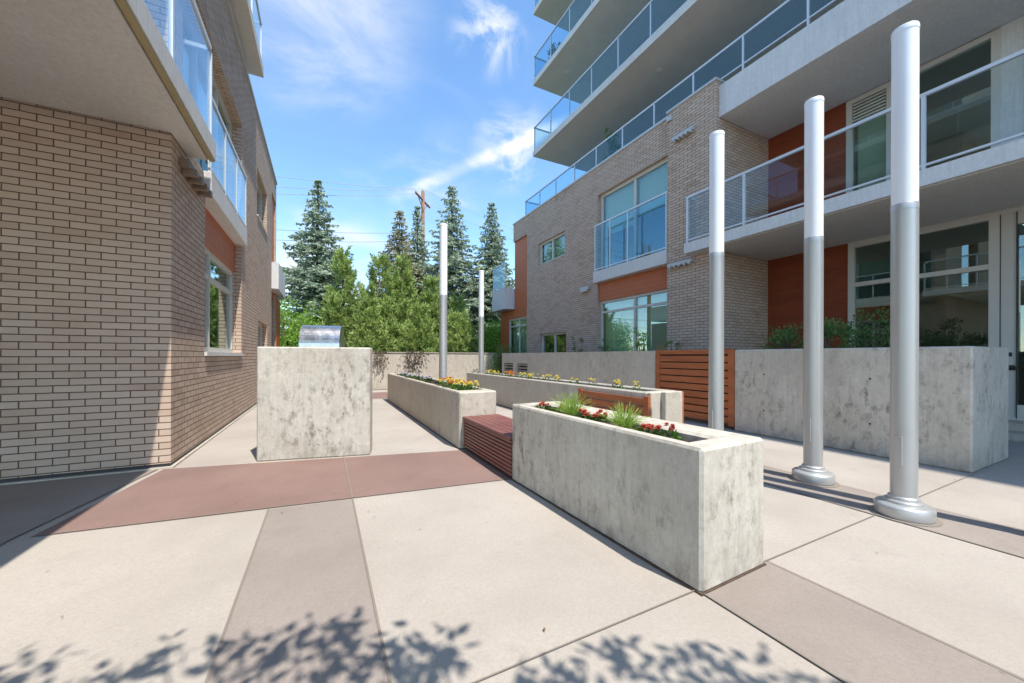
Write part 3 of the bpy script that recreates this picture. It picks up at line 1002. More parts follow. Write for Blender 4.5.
for p in ((9.70, 4.49, 7.12), (9.46, 8.44, 10.42), (9.4, 13.35, 10.42), (9.37, 13.33, 13.65), (9.46, 3.5, 10.42)):
    downlight(*p)
for (uu, a, b, z) in ((UP, 6.38, 7.12, 3.68), (UP, 6.36, 6.98, 7.03)):
    m = MB().box(uu - 0.12, uu - 0.003, a, b, z + 0.05, z + 0.13)
    n = 5
    for k in range(n):
        c = a + (b - a) * (k + .5) / n
        m.box(uu - 0.13, uu - 0.02, c - 0.025, c + 0.025, z, z + 0.05)
    m.build('wall_light', COPING, RB)
MB().box(UF - 0.12, UF - 0.003, 10.75, 11.2, 3.74, 3.86).box(UF - 0.14, UF - 0.02, 10.8, 11.15, 3.68, 3.74).build('wall_light', COPING, RB)
box('scupper', COPING, RB, UP - 0.07, UP - 0.003, 7.05, 7.2, 7.72, 7.84)
box('expansion_joint', DARK, RB, UF - 0.004, UF + 0.004, 7.222, 7.232, 6.98, PT)

# ================================================================== RETAINING WALLS AND GATE
UW = 6.50
rw1 = thing('concrete_wall', (6.6, 9.8, 0), 'long low concrete wall with two slotted vents left of the wooden gate', 'wall')
wall('wall_panel', CONC3, rw1, 'u', UW, UW + 0.25, 5.90, 13.75, 0.0, 1.44, [(11.62, 12.44, 0.73, 1.05), (12.76, 13.56, 0.73, 1.05)])
for (a, b) in ((11.62, 12.44), (12.76, 13.56)):
    m = MB()
    for k in range(3):
        m.box(UW + 0.02, UW + 0.05, a, b, 0.75 + k * 0.11, 0.80 + k * 0.11)
    m.box(UW + 0.2, UW + 0.21, a, b, 0.73, 1.05)
    m.build('vent', plain('vent_metal', (0.30, 0.27, 0.23), 0.6), rw1)
    box('vent_backing', DARK, rw1, UW + 0.16, UW + 0.19, a, b, 0.73, 1.05)

blk = thing('raised_planter', (7.2, 2.75, 0), 'tall stained concrete block planter right of the wooden gate near the entrance door', 'planter')
m = MB().box(UW, UW + 0.2, 1.40, 4.12, 0, 1.435).box(UW + 0.2, 7.90, 1.40, 1.62, 0, 1.435).box(7.70, 7.90, 1.62, 4.12, 0, 1.435).box(UW + 0.2, 7.70, 3.92, 4.12, 0, 1.435)
MB().prism([(UW, 1.40), (7.90, 1.40), (7.90, 4.12), (UW, 4.12)], 0.0, 1.435).build('body', CONC2, blk, bevel=0.018)
box('soil', SOIL, blk, UW + 0.25, 7.70, 1.8, 3.95, 1.43, 1.445)

for (y_, z_) in ((2.28, 1.02), (2.28, 0.42), (3.62, 1.02), (3.62, 0.42)):
    hm = MB().tube([(UW - 0.0015, y_, z_), (UW + 0.004, y_, z_)], 0.013, 14)
    hm.build('tie_hole', DARK, blk)
for q_ in range(5):
    for z_ in (1.05, 0.40):
        MB().tube([(UW - 0.0015, 6.5 + q_ * 1.2, z_), (UW + 0.004, 6.5 + q_ * 1.2, z_)], 0.013, 12).build('tie_hole', DARK, rw1)
gate = thing('wooden_gate', (UW, 5.0, 0), 'orange cedar slatted gate set between two low concrete walls', 'gate')
MB().box(UW + 0.02, UW + 0.09, 4.13, 4.25, 0.06, 1.45).box(UW + 0.02, UW + 0.09, 5.79, 5.89, 0.06, 1.45).box(UW + 0.03, UW + 0.085, 4.25, 5.79, 1.36, 1.448).build('frame', CEDAR, gate, bevel=0.004)
m = MB()
for k in range(9):
    z = 0.10 + k * 0.139
    m.box(UW + 0.035, UW + 0.06, 4.25, 5.79, z, z + 0.115)
m.build('slat_panel', CEDAR, gate, bevel=0.003)
box('backing', plain('dark_wood', (0.07, 0.03, 0.018), 0.8), gate, UW + 0.068, UW + 0.083, 4.25, 5.79, 0.1, 1.36)

fw_ = thing('concrete_wall', (2.8, 15.3, 0), 'low concrete wall across the far end of the courtyard below the trees', 'wall')
box('wall_panel', CONC, fw_, -1.5, 7.6, 15.2, 15.42, 0.0, 1.44, bevel=0.012)
box('coping', CONC3, fw_, -1.5, 7.6, 15.17, 15.45, 1.442, 1.47)

# ================================================================== PLANTERS


def planter(name, label, x0, x1, y0, y1, h, t, tn, mat, soil=0.10, tf=None, tr_=None):
    r = thing(name, ((x0 + x1) / 2, (y0 + y1) / 2, 0), label, 'planter')
    tf = tf or t
    tr_ = tr_ or t
    mb = MB()
    # outer faces
    P = [(x0, y0), (x1, y0), (x1, y1), (x0, y1)]
    Q = [(x0 + t, y0 + tn), (x1 - tr_, y0 + tn), (x1 - tr_, y1 - tf), (x0 + t, y1 - tf)]
    hs = h - soil - 0.15
    for i in range(4):
        j = (i + 1) % 4
        a, b, c, d = P[i], P[j], Q[j], Q[i]
        mb.quad([(*a, 0), (*b, 0), (*b, h), (*a, h)])
        mb.quad([(*a, h), (*b, h), (*c, h), (*d, h)])
        mb.quad([(*d, h), (*c, h), (*c, hs), (*d, hs)])
    mb.quad([(*P[0], 0), (*P[3], 0), (*P[2], 0), (*P[1], 0)])
    mb.quad([(*Q[0], hs), (*Q[1], hs), (*Q[2], hs), (*Q[3], hs)])
    mb.build('body', mat, r, bevel=0.018)
    box('base_joint', DIRT, r, x0 - 0.007, x1 + 0.007, y0 - 0.007, y1 + 0.007, 0.0, 0.012)
    sm = MB()
    nx, ny = 6, max(8, int((y1 - y0) * 8))
    X = np.linspace(Q[0][0] + 0.002, Q[1][0] - 0.002, nx)
    Y = np.linspace(Q[0][1] + 0.002, Q[2][1] - 0.002, ny)
    Zs = h - soil + rng.uniform(-0.018, 0.018, (nx, ny))
    for i in range(nx - 1):
        for j in range(ny - 1):
            sm.quad([(X[i], Y[j], Zs[i, j]), (X[i + 1], Y[j], Zs[i + 1, j]), (X[i + 1], Y[j + 1], Zs[i + 1, j + 1]), (X[i], Y[j + 1], Zs[i, j + 1])])
    sm.build('soil', SOIL, r)
    return r


p1 = planter('concrete_planter', 'nearest concrete planter box with grass tufts and red flowers', 1.85, 2.47, 1.385, 3.56, 0.80, 0.085, 0.15, CONC2, soil=0.06, tr_=0.27)
p1.rotation_euler = (0, 0, 0.030)
p1.location.x -= 0.038
p1.location.y -= 0.030
p2 = planter('concrete_planter', 'middle concrete planter box beyond the slatted bench, a lamp pole rising from it', 1.70, 2.27, 4.98, 11.52, 0.80, 0.085, 0.30, CONC, soil=0.06)
p3 = planter('concrete_planter', 'long concrete planter with a cedar backrest, yellow flowers along its top', 4.18, 4.82, 3.93, 11.55, 0.79, 0.10, 0.14, CONC3, soil=0.07)
MB().box(4.18, 4.215, 3.86, 3.93, 0, 0.788).box(4.46, 4.82, 3.84, 3.93, 0, 0.788).build('end_wall', CONC2, p3, bevel=0.01)
m = MB()
for k in range(3):
    m.box(4.135, 4.16, 3.93, 5.45, 0.36 + k * 0.12, 0.46 + k * 0.12)
m.box(4.13, 4.178, 3.86, 3.95, 0.32, 0.735).box(4.13, 4.178, 5.42, 5.5, 0.32, 0.735)
m.build('backrest', CEDAR, p3, bevel=0.003)
box('side_panel', CEDAR, p3, 4.822, 4.87, 3.86, 5.5, 0.05, 0.78)

bench = thing('slatted_bench', (2.0, 4.05, 0), 'dark reddish slatted wooden bench between two concrete planters', 'bench')
m = MB()
for k in range(6):
    x = 1.745 + k * 0.092
    m.box(x, x + 0.086, 3.50, 4.975, 0.425, 0.46)
m.build('seat', BENCHW, bench, bevel=0.003)
m = MB()
for k in range(9):
    z = 0.045 + k * 0.0425
    m.box(1.76, 1.785, 3.50, 4.975, z, z + 0.032)
m.build('front_slats', BENCHW, bench, bevel=0.002)
box('frame', DARK, bench, 1.79, 2.27, 3.52, 4.97, 0.03, 0.42)

# concrete screen with the grill behind it
a_ = rad(-12.0)
bc = Vector((-0.09, 5.36, 0))
dx, dy = Vector((math.cos(a_), math.sin(a_), 0)), Vector((-math.sin(a_), math.cos(a_), 0))


def rot(x, y):
    p = bc + dx * x + dy * y
    return (p.x, p.y)


scr = thing('concrete_block', (bc.x, bc.y, 0), 'square stained concrete block standing alone on the paving before the grill', 'block')
MB().prism([rot(-0.655, 0), rot(0.655, 0), rot(0.655, 0.32), rot(-0.655, 0.32)], 0.0, 1.415).build('body', CONC2, scr, bevel=0.015)
gr = thing('barbecue_grill', (-0.05, 6.1, 0), 'stainless steel barbecue grill with raised rounded hood behind the concrete block', 'grill')
m = MB()
w0, w1 = -0.31, 0.20
prof = [(0.45, 1.30)]
for k in range(25):
    t = rad(180 - 180 * k / 24)
    prof.append((0.67 + 0.22 * math.cos(t), 1.44 + 0.30 * math.sin(t)))
prof.append((0.89, 1.30))
for (p, q) in zip(prof[:-1], prof[1:]):
    m.quad([(*rot(w0, p[0]), p[1]), (*rot(w1, p[0]), p[1]), (*rot(w1, q[0]), q[1]), (*rot(w0, q[0]), q[1])])
for w_ in (w0, w1):
    m.quad([(*rot(w_, p[0]), p[1]) for p in prof])
m.build('hood', STEEL, gr)
MB().prism([rot(-0.40, 0.42), rot(0.40, 0.42), rot(0.40, 1.0), rot(-0.40, 1.0)], 0.12, 1.0).build('cabinet', STEEL, gr, bevel=0.01)
MB().prism([rot(-0.5, 0.36), rot(0.5, 0.36), rot(0.5, 1.04), rot(-0.5, 1.04)], 1.0, 1.05).build('shelf', STEEL, gr, bevel=0.005)
MB().prism([rot(w0 + .02, 0.48), rot(w1 - .02, 0.48), rot(w1 - .02, 0.78), rot(w0 + .02, 0.78)], 1.05, 1.32).build('firebox', STEEL, gr)
MB().tube([(*rot(-0.2, 0.84), 1.40), (*rot(0.2, 0.84), 1.40)], 0.014, 10).build('handle', STEEL, gr, smooth=True)
for x_ in (-0.35, 0.35):
    for y_ in (0.47, 0.95):
        MB().tube([(*rot(x_, y_), 0.0), (*rot(x_, y_), 0.12)], 0.035, 12).build('leg', DARK, gr, smooth=True)


# ================================================================== LAMP POLES
def make_pole():
    r = thing('light_pole', (0, 0, 0), 'x', 'light pole', 'white and silver lamp poles in the courtyard')
    cb = MB().lathe((0, 0), [(0.178, 0.010), (0.180, 0.018), (0.180, 0.078), (0.176, 0.092), (0.166, 0.102), (0.150, 0.108), (0.122, 0.112), (0.120, 0.130), (0.112, 0.136), (0.098, 0.139), (0.096, 0.160), (0.086, 0.168)], 64)
    cb.build('base_cover', SILVER, r, smooth='auto')
    MB().lathe((0, 0), [(0.212, 0.0), (0.212, 0.006), (0.210, 0.0065)], 48).build('base_plate', JOINT, r)
    MB().lathe((0, 0), [(0.082, 0.15), (0.082, 2.545), (0.0825, 2.55)], 48).build('shaft', SILVER, r, smooth='auto')
    MB().lathe((0, 0), [(0.0832, 2.50), (0.0832, 2.55), (0.0815, 2.554)], 48).build('collar', SILVER, r, smooth='auto')
    MB().lathe((0, 0), [(0.0805, 2.55), (0.0805, 3.955)], 48).build('luminous_tube', WHITEP, r, smooth='auto')
    MB().lathe((0, 0), [(0.0835, 3.955), (0.0835, 3.985), (0.080, 3.997), (0.03, 4.002)], 48).build('cap', WHITEP, r, smooth='auto')
    MB().box(-0.025, 0.025, -0.090, -0.079, 0.42, 0.66).build('access_door', SILVER, r, bevel=0.004)
    return r


pole0 = make_pole()
poles = [((4.26, 1.28), 'thickest looking and nearest light pole, right of the stained block planter front', 205),
         ((4.60, 2.07), 'second nearest light pole, before the block planter with shrubs behind', 205),
         ((4.24, 2.91), 'light pole standing before the wooden gate', 205),
         ((2.19, 7.45), 'light pole rising out of the middle planter beside yellow flowers', 0),
         ((4.43, 10.9), 'farthest and shortest looking light pole near the end wall hedge', 0),
         ((4.71, 0.45), 'light pole beyond the right edge, its shadow running past the nearest one', 205)]
poles[0] = (poles[0][0], 'nearest and largest light pole, standing before the corner of the tall block planter', 205)
for i, ((x, y), lab, az) in enumerate(poles):
    if i == 0:
        r = pole0
    else:
        r = pole0.copy()
        COL.objects.link(r)
        for ch in pole0.children:
            c = ch.copy()
            COL.objects.link(c)
            c.parent = r
    r.location = (x, y, 0.004)
    r.rotation_euler = (0, 0, rad(az + 60))
    r['label'] = lab


# ================================================================== PLANTS
def unit(v):
    return v / (np.linalg.norm(v, axis=-1, keepdims=True) + 1e-9)


def flower_plant(x, y, z, r, h, label, petal, group, cat='flower'):
    root = thing('flowering_plant', (x, y, z), label, cat, group)
    N = int(30 + 500 * r)
    a = rng.uniform(0, 2 * np.pi, N)
    rr = r * np.sqrt(rng.uniform(0, 1, N))
    P = np.stack([x + rr * np.cos(a), y + rr * np.sin(a), z + rng.uniform(0, h * 0.75, N) * (1 - 0.6 * (rr / r) ** 2)], 1)
    D = np.stack([np.cos(a), np.sin(a), rng.uniform(0.1, 1.3, N)], 1) + rng.normal(0, 0.35, (N, 3))
    leaf_obj('leaves', FOL, root, P, D, rng.uniform(0.03, 0.06, N), rng.uniform(0.014, 0.028, N), origin=(x, y, z))
    nf = max(4, int(11 * r / 0.12))
    Pp, Dd, LL, WW, NN = [], [], [], [], []
    for _ in range(nf):
        aa = rng.uniform(0, 2 * np.pi)
        q = r * 0.85 * np.sqrt(rng.uniform())
        c = np.array([x + q * np.cos(aa), y + q * np.sin(aa), z + h * rng.uniform(0.6, 1.0)])
        fr_ = rng.uniform(0.024, 0.040)
        for layer in range(3):
            for k in range(9):
                t = 2 * np.pi * k / 9 + layer * 0.3
                Pp.append(c + np.array([0, 0, layer * 0.006]))
                Dd.append([np.cos(t), np.sin(t), 0.1 + layer * 0.5])
                LL.append(fr_ * (1 - layer * 0.2))
                WW.append(fr_ * 0.75)
                NN.append([-np.sin(t) * 0.2, np.cos(t) * 0.2, 1])
    leaf_obj('blooms', petal, root, np.array(Pp), np.array(Dd, float), np.array(LL), np.array(WW), origin=(x, y, z), Nn=np.array(NN, float))
    return root


ORD = ['nearest', 'second nearest', 'third nearest', 'fourth nearest', 'fifth nearest', 'sixth nearest', 'seventh nearest', 'eighth nearest', 'ninth nearest', 'tenth nearest', 'eleventh nearest', 'twelfth nearest', 'thirteenth nearest', 'fourteenth nearest']
# yellow and orange bedding in the middle planter
spots = [(2.08, 5.45, YEL), (1.90, 5.52, YEL), (2.04, 5.72, ORG), (1.88, 5.85, ORG), (2.06, 6.05, YEL), (1.88, 6.25, YEL), (2.02, 6.6, ORG)]
for i, (x, y, pm) in enumerate(spots):
    flower_plant(x, y, 0.745, 0.15, 0.17, '%s %s marigold clump in the middle planter before its lamp pole' % (ORD[i], 'yellow' if pm is YEL else 'orange'), pm, 'marigolds in the middle planter')
spots = [(1.95, 7.95), (2.05, 8.5), (1.92, 9.1), (2.05, 9.7), (1.95, 10.3), (2.02, 10.9)]
for i, (x, y) in enumerate(spots):
    flower_plant(x, y, 0.745, 0.16, 0.11, '%s pale whitish bedding plant in the middle planter beyond its lamp pole' % ORD[i], WHP, 'pale bedding plants in the middle planter')
spots = [(4.50, 4.35, YEL, .07), (4.52, 4.80, YEL, .09), (4.48, 5.4, YEL, .08), (4.50, 6.0, YEL, .09), (4.46, 6.5, YEL, .10), (4.5, 7.0, YEL, .11), (4.46, 7.5, YEL, .15), (4.5, 8.0, YEL, .15), (4.46, 8.5, ORG, .16), (4.5, 9.0, ORG, .16), (4.46, 9.6, YEL, .16), (4.5, 10.2, YEL, .16), (4.46, 11.2, YEL, .12)]
for i, (x, y, pm, r_) in enumerate(spots):
    flower_plant(x - 0.1, y, 0.73, r_, 0.17, '%s %s marigold in the long planter with the cedar backrest' % (ORD[i], 'yellow' if pm is YEL else 'orange'), pm, 'marigolds in the long planter')
spots = [(2.10, 1.80, 'right of the nearer grass tuft'), (2.04, 1.95, 'close by the nearer grass tuft'), (2.12, 2.50, 'between the two grass tufts, nearer one'), (2.03, 2.62, 'between the two grass tufts, farther one'), (2.10, 3.05, 'just beyond the farther grass tuft'), (2.00, 3.26, 'at the far end of the nearest planter')]
for i, (x, y, w_) in enumerate(spots):
    flower_plant(x, y, 0.74, 0.075, 0.085, 'red bedding plant in nearest planter, %s' % w_, REDP, 'red flowers in the nearest planter')


def grass_tuft(x, y, z, h, n, label):
    a = rng.uniform(0, 2 * np.pi, n)
    lean = rng.uniform(0.02, 0.95, n) ** 1.7
    Pp, Dd, LL, WW = [], [], [], []
    for i in range(n):
        p = np.array([x + 0.03 * math.cos(a[i]), y + 0.03 * math.sin(a[i]), z])
        L = h * rng.uniform(0.6, 1.1)
        d = np.array([math.cos(a[i]) * lean[i], math.sin(a[i]) * lean[i], 1.0])
        d /= np.linalg.norm(d)
        for k in range(4):
            Pp.append(p.copy())
            Dd.append(d.copy())
            LL.append(L / 4 * 1.25)
            WW.append(0.009 * (1 - k * 0.2))
            p = p + d * L / 4
            d = d + np.array([math.cos(a[i]), math.sin(a[i]), -0.55]) * 0.24 * (lean[i] + 0.25)
            d /= np.linalg.norm(d)
    o = leaf_obj('grass_tuft', GRASSY, None, np.array(Pp), np.array(Dd), np.array(LL), np.array(WW), origin=(x, y, z))
    tag(o, label, 'grass tuft', 'ornamental grasses in the nearest planter')


grass_tuft(2.08, 2.18, 0.74, 0.20, 260, 'nearer yellow green grass tuft, leaning right among the red flowers')
grass_tuft(2.05, 2.84, 0.74, 0.235, 280, 'farther upright yellow green grass tuft between red flowers')


def shrub(name, x, y, z, r, h, n, leafL, mat, label, cat, group=None, stems=6, dens_shell=0.5):
    root = thing(name, (x, y, z), label, cat, group)
    st = MB()
    tips = []
    for k in range(stems):
        a = 2 * math.pi * k / stems + random.uniform(-.4, .4)
        q = random.uniform(0.3, 0.9) * r
        tip = (x + q * math.cos(a), y + q * math.sin(a), z + h * random.uniform(0.6, 0.98))
        mid = (x + q * 0.4 * math.cos(a), y + q * 0.4 * math.sin(a), z + h * 0.45)
        st.tube([(x, y, z), mid, tip], [0.012 + 0.01 * h, 0.01 + 0.006 * h, 0.004], 6)
        tips += [np.array(tip), np.array(mid) * .4 + np.array(tip) * .6]
    st.build('stem', BARK, root)
    cl = max(8, n // 40)
    C = np.empty((cl, 3))
    for i in range(cl):
        v = unit(rng.normal(size=3)) * rng.uniform(dens_shell, 1) ** 0.6
        C[i] = (x + v[0] * r, y + v[1] * r, z + h * 0.52 + v[2] * h * 0.5)
    C = np.vstack([C, np.array(tips)])
    idx = rng.integers(0, len(C), n)
    cr = r * 0.26
    P = C[idx] + rng.normal(0, cr * 0.55, (n, 3))
    P[:, 2] = np.maximum(P[:, 2], z + 0.01)
    D = unit(P - np.array([x, y, z + h * 0.25])) + rng.normal(0, 0.6, (n, 3)) + np.array([0, 0, 0.25])
    leaf_obj('foliage', mat, root, P, D, leafL * rng.uniform(0.7, 1.3, n), leafL * rng.uniform(0.4, 0.6, n), origin=(x, y, z))
    return root


shr = 'shrubs behind the low wall'
shrub('shrub', 7.10, 3.62, 1.30, 0.30, 0.50, 900, 0.05, SHRUB, 'low leafy shrub left of the second light pole above the block planter', 'shrub', shr)
shrub('shrub', 7.15, 3.05, 1.30, 0.30, 0.55, 900, 0.05, SHRUB, 'leafy shrub right of the second light pole above the block planter', 'shrub', shr)
shrub('shrub', 8.9, 3.15, 0.0, 0.42, 2.15, 2600, 0.06, SHRUB, 'tall bushy shrub before the entrance window left of the nearest light pole', 'shrub', shr)
shrub('shrub', 7.9, 6.6, 0.24, 0.22, 1.65, 700, 0.05, SHRUB, 'thin shrub before the brick pier above the wooden gate', 'shrub', shr, 4, .2)
shrub('shrub', 7.8, 7.55, 0.24, 0.26, 1.95, 900, 0.055, LEAF, 'yellow green shrub before the middle of the large ground floor window', 'shrub', shr, 4, .2)
shrub('shrub', 7.8, 9.0, 0.24, 0.24, 1.75, 700, 0.05, SHRUB, 'shrub before the left half of the large ground floor window', 'shrub', shr, 4, .2)
shrub('shrub', 7.8, 10.4, 0.24, 0.24, 1.75, 700, 0.05, SHRUB, 'shrub at the left jamb of the large ground floor window', 'shrub', shr, 4, .2)
shrub('hedge', 6.9, 14.35, 0.0, 0.62, 1.75, 6500, 0.06, SHRUB, 'dense dark clipped hedge between the far wall and the slotted vents', 'hedge', None, 6, .1)
# potted plants on the tower balconies
for (x, y, z, r_, h_, lab) in ((9.3, 14.1, 13.87, 0.3, 1.2, 'potted bush at the corner of the second tower balcony'), (9.2, 10.3, 7.45, 0.25, 1.7, 'green potted plant on the terrace behind the brick parapet')):
    s_ = shrub('potted_plant', x, y, z + 0.3, r_, h_, 700, 0.09, SHRUB, lab, 'potted plant', None, 5)
    MB().lathe((x, y), [(0.13, z), (0.19, z + 0.36), (0.20, z + 0.38)], 20).build('pot', DARK, s_)


def spruce(x, y, h, r, seed, label, mat=SPRUCE, bare=0.12, whorls=42):
    g_ = np.random.default_rng(seed)
    root = thing('spruce_tree', (x, y, 0), label, 'tree', 'spruce trees beyond the far wall')
    MB().tube([(x, y, 0), (x, y, h * 0.5), (x, y, h * 0.98)], [0.22, 0.13, 0.02], 10).build('trunk', BARK, root, smooth=True)
    Pp, Dd, LL, WW = [], [], [], []
    for wv in range(whorls):
        f = (wv + g_.uniform(-.3, .3)) / whorls
        z0 = h * (bare + (1 - bare) * f)
        rad_ = 1.3 * r * (1 - f) ** 1.02 * g_.uniform(0.82, 1.12) + 0.12
        nb = int(5 + 6 * (1 - f))
        a0 = g_.uniform(0, 6.28)
        for b in range(nb):
            a = a0 + 2 * math.pi * b / nb + g_.uniform(-.25, .25)
            R_ = rad_ * (0.55 + 0.65 * g_.uniform() ** 0.7)
            ns = max(4, int(R_ / 0.11))
            t = (np.arange(ns) + 0.6) / ns
            px = x + np.cos(a) * R_ * t
            py = y + np.sin(a) * R_ * t
            pz = z0 - R_ * 0.34 * t + R_ * 0.20 * t ** 3 + 0.05
            wside = 0.5 * R_ * 0.32 * np.sin(np.pi * np.clip(t * 0.85 + 0.12, 0, 1))
            for side in (-1, 1, 0, 0):
                P = np.stack([px, py, pz], 1) + g_.normal(0, 0.03, (ns, 3))
                if side:
                    D = np.stack([-np.sin(a) * side + np.cos(a) * 0.9 + 0 * t, np.cos(a) * side + np.sin(a) * 0.9 + 0 * t, -0.30 + 0 * t], 1) + g_.normal(0, .22, (ns, 3))
                    L = wside * 1.5 + 0.12
                else:
                    D = np.stack([np.cos(a) * 0.5 + 0 * t, np.sin(a) * 0.5 + 0 * t, -0.8 + 0 * t], 1) + g_.normal(0, .35, (ns, 3))
                    L = np.full(ns, 0.22)
                Pp.append(P)
                Dd.append(D)
                LL.append(L * g_.uniform(0.7, 1.25, ns))
                WW.append(np.full(ns, 0.11))
    Pp, Dd, LL, WW = map(np.concatenate, (Pp, Dd, LL, WW))
    leaf_obj('crown', mat, root, Pp, Dd, LL, WW, origin=(x, y, 0))


spruce(-0.35, 27, 12.75, 2.9, 1, 'lone tall blue green spruce standing left, its whole spire clear of the others')
spruce(5.3, 30, 12.9, 3.3, 2, 'brownish topped spruce left of the wooden utility pole', SPRUCE2)
spruce(6.9, 31, 13.8, 2.4, 5, 'narrow dark spruce right behind the utility pole')
spruce(8.9, 28, 14.8, 3.6, 3, 'tallest spruce, between the utility pole and the tan building')
spruce(11.85, 27, 13.6, 3.2, 4, 'blue green spruce nearest the corner of the right hand building')
spruce(15.5, 34, 13.0, 3.4, 6, 'spruce mostly hidden behind the orange panelled corner of the building')


def pine(x, y, h, r, seed, label, n=600, mat=PINE, name='pine_tree', L=0.24, trunk=True):
    g_ = np.random.default_rng(seed)
    root = thing(name, (x, y, 0), label, 'tree', 'bushy pines beyond the far wall')
    MB().tube([(x, y, 0), (x, y, h * 0.5), (x, y, h * 0.9)], [0.14, 0.09, 0.03], 8).build('trunk', BARK, root, smooth=True)
    m_ = MB()
    Pp, Dd, LL, WW = [], [], [], []
    lead = [(0.0, 0.0, h, r * 0.62)]
    for q in range(9):
        a = g_.uniform(0, 2 * np.pi)
        d = r * g_.uniform(0.35, 0.85)
        lead.append((d * math.cos(a), d * math.sin(a), h * (1 - 0.62 * (d / r) ** 1.2) * g_.uniform(0.82, 1.05), r * g_.uniform(0.30, 0.5)))
    for i in range(n):
        lx, ly, lh, lr = lead[0] if g_.uniform() < 0.3 else lead[g_.integers(0, len(lead))]
        f = g_.uniform(0.05, 1)
        a = g_.uniform(0, 2 * np.pi)
        prof = lr * (1 - f ** 1.4) ** 0.8
        q = prof * g_.uniform(0.3, 1.0) ** 0.5
        c = np.array([x + lx * (0.4 + 0.6 * f) + q * math.cos(a), y + ly * (0.4 + 0.6 * f) + q * math.sin(a), lh * f])
        out_ = np.array([math.cos(a) * 0.55, math.sin(a) * 0.55, 0.9])
        sh = g_.uniform(0.28, 0.62)
        k = 52
        t = g_.uniform(0, 1, k)
        P = c + np.outer(t, out_ * sh)
        D = out_ * 1.0 + g_.normal(0, 0.6, (k, 3))
        Pp.append(P)
        Dd.append(D)
        LL.append(L * g_.uniform(0.6, 1.1, k))
        WW.append(np.full(k, 0.04))
    Pp, Dd, LL, WW = map(np.concatenate, (Pp, Dd, LL, WW))
    leaf_obj('crown', mat, root, Pp, Dd, LL, WW, origin=(x, y, 0))


pine(0.85, 20.2, 6.2, 1.5, 11, 'slim bushy pine at the left end of the green mass')
pine(2.6, 20.4, 6.2, 1.75, 12, 'bushy pine second from left with a pointed top')
pine(3.9, 21.2, 6.5, 1.7, 13, 'tallest bushy pine, left of the lamp pole in the middle planter', n=660)
pine(5.4, 20.6, 5.5, 1.6, 14, 'bushy pine directly behind the lamp pole of the middle planter')
pine(7.2, 21.5, 4.6, 1.6, 15, 'lower bushy pine between the two farthest lamp poles')
pine(1.9, 18.6, 3.6, 1.2, 16, 'low bushy pine in front of the slim left one')
pine(4.2, 18.4, 3.4, 1.3, 17, 'low bushy pine close behind the middle of the far wall')
pine(6.2, 18.2, 3.2, 1.2, 18, 'low bushy pine close behind the far wall near its right end')


def leafy_tree(x, y, h, r, seed, label, n=9000, L=0.13, mat=LEAF, group='leafy trees beyond the far wall', low=0.1):
    g_ = np.random.default_rng(seed)
    root = thing('leafy_tree', (x, y, 0), label, 'tree', group)
    tr_ = MB().tube([(x, y, 0), (x + .05, y, h * 0.45), (x, y, h * 0.85)], [0.13, 0.09, 0.02], 8)
    cl = 70
    C = []
    for i in range(cl):
        v = unit(g_.normal(size=3)) * g_.uniform(0.3, 1) ** 0.5
        C.append([x + v[0] * r, y + v[1] * r, h * (0.5 + low / 2) + v[2] * h * (0.5 - low / 2) * 0.95])
    for c in C[:14]:
        tr_.tube([(x, y, h * 0.3), tuple(np.array(c) * .5 + np.array([x, y, h * .45]) * .5), tuple(c)], [0.05, 0.03, 0.01], 5)
    tr_.build('trunk', BARK, root, smooth=True)
    C = np.array(C)
    idx = g_.integers(0, cl, n)
    P = C[idx] + g_.normal(0, r * 0.16, (n, 3))
    P[:, 2] = np.maximum(P[:, 2], 0.05)
    D = g_.normal(size=(n, 3)) + np.array([0, 0, -0.2])
    leaf_obj('crown', mat, root, P, D, L * g_.uniform(0.7, 1.3, n), L * 0.6 * g_.uniform(0.7, 1.2, n), origin=(x, y, 0))


leafy_tree(-1.9, 23, 4.3, 2.0, 21, 'bright green leafy tree low beside the left brick building')
leafy_tree(-4.6, 25, 4.6, 2.4, 22, 'bright green leafy tree mostly hidden behind the left brick building')
leafy_tree(0.2, 24, 3.8, 1.6, 23, 'bright green leafy tree below the lone left spruce')
leafy_tree(9.3, 20.5, 3.3, 1.4, 24, 'yellow green leafy tree low beside the orange corner, right of the last lamp pole')
leafy_tree(11.5, 22.5, 3.6, 1.6, 25, 'yellow green leafy tree half hidden by the orange corner of the building')

# dark leaf sprays added in place of leaf shadows on the far wall
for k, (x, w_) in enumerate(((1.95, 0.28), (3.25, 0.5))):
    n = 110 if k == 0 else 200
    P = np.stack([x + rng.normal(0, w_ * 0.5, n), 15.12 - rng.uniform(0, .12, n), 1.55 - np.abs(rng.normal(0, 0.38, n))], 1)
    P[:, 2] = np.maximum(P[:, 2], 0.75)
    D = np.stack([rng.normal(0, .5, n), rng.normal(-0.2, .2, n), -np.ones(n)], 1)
    rt = thing('shadow_spray', (x, 15.1, 1.0), ('smaller', 'larger')[k] + ' brownish leaf spray imitating a leaf shadow on the far concrete wall, ' + ('left' if k == 0 else 'right') + ' one', 'shadow stand-in', 'leaf sprays imitating shadow on the far wall')
    leaf_obj('foliage', leaf_mat('shadow_leaves', (0.07, 0.055, 0.04), (0.15, 0.12, 0.08)), rt, P, D, rng.uniform(.08, .16, n), .05, origin=(x, 15.1, 1.0))
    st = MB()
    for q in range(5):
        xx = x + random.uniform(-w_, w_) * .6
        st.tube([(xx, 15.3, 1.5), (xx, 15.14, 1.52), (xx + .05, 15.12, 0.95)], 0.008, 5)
    st.build('stem', BARK, rt)

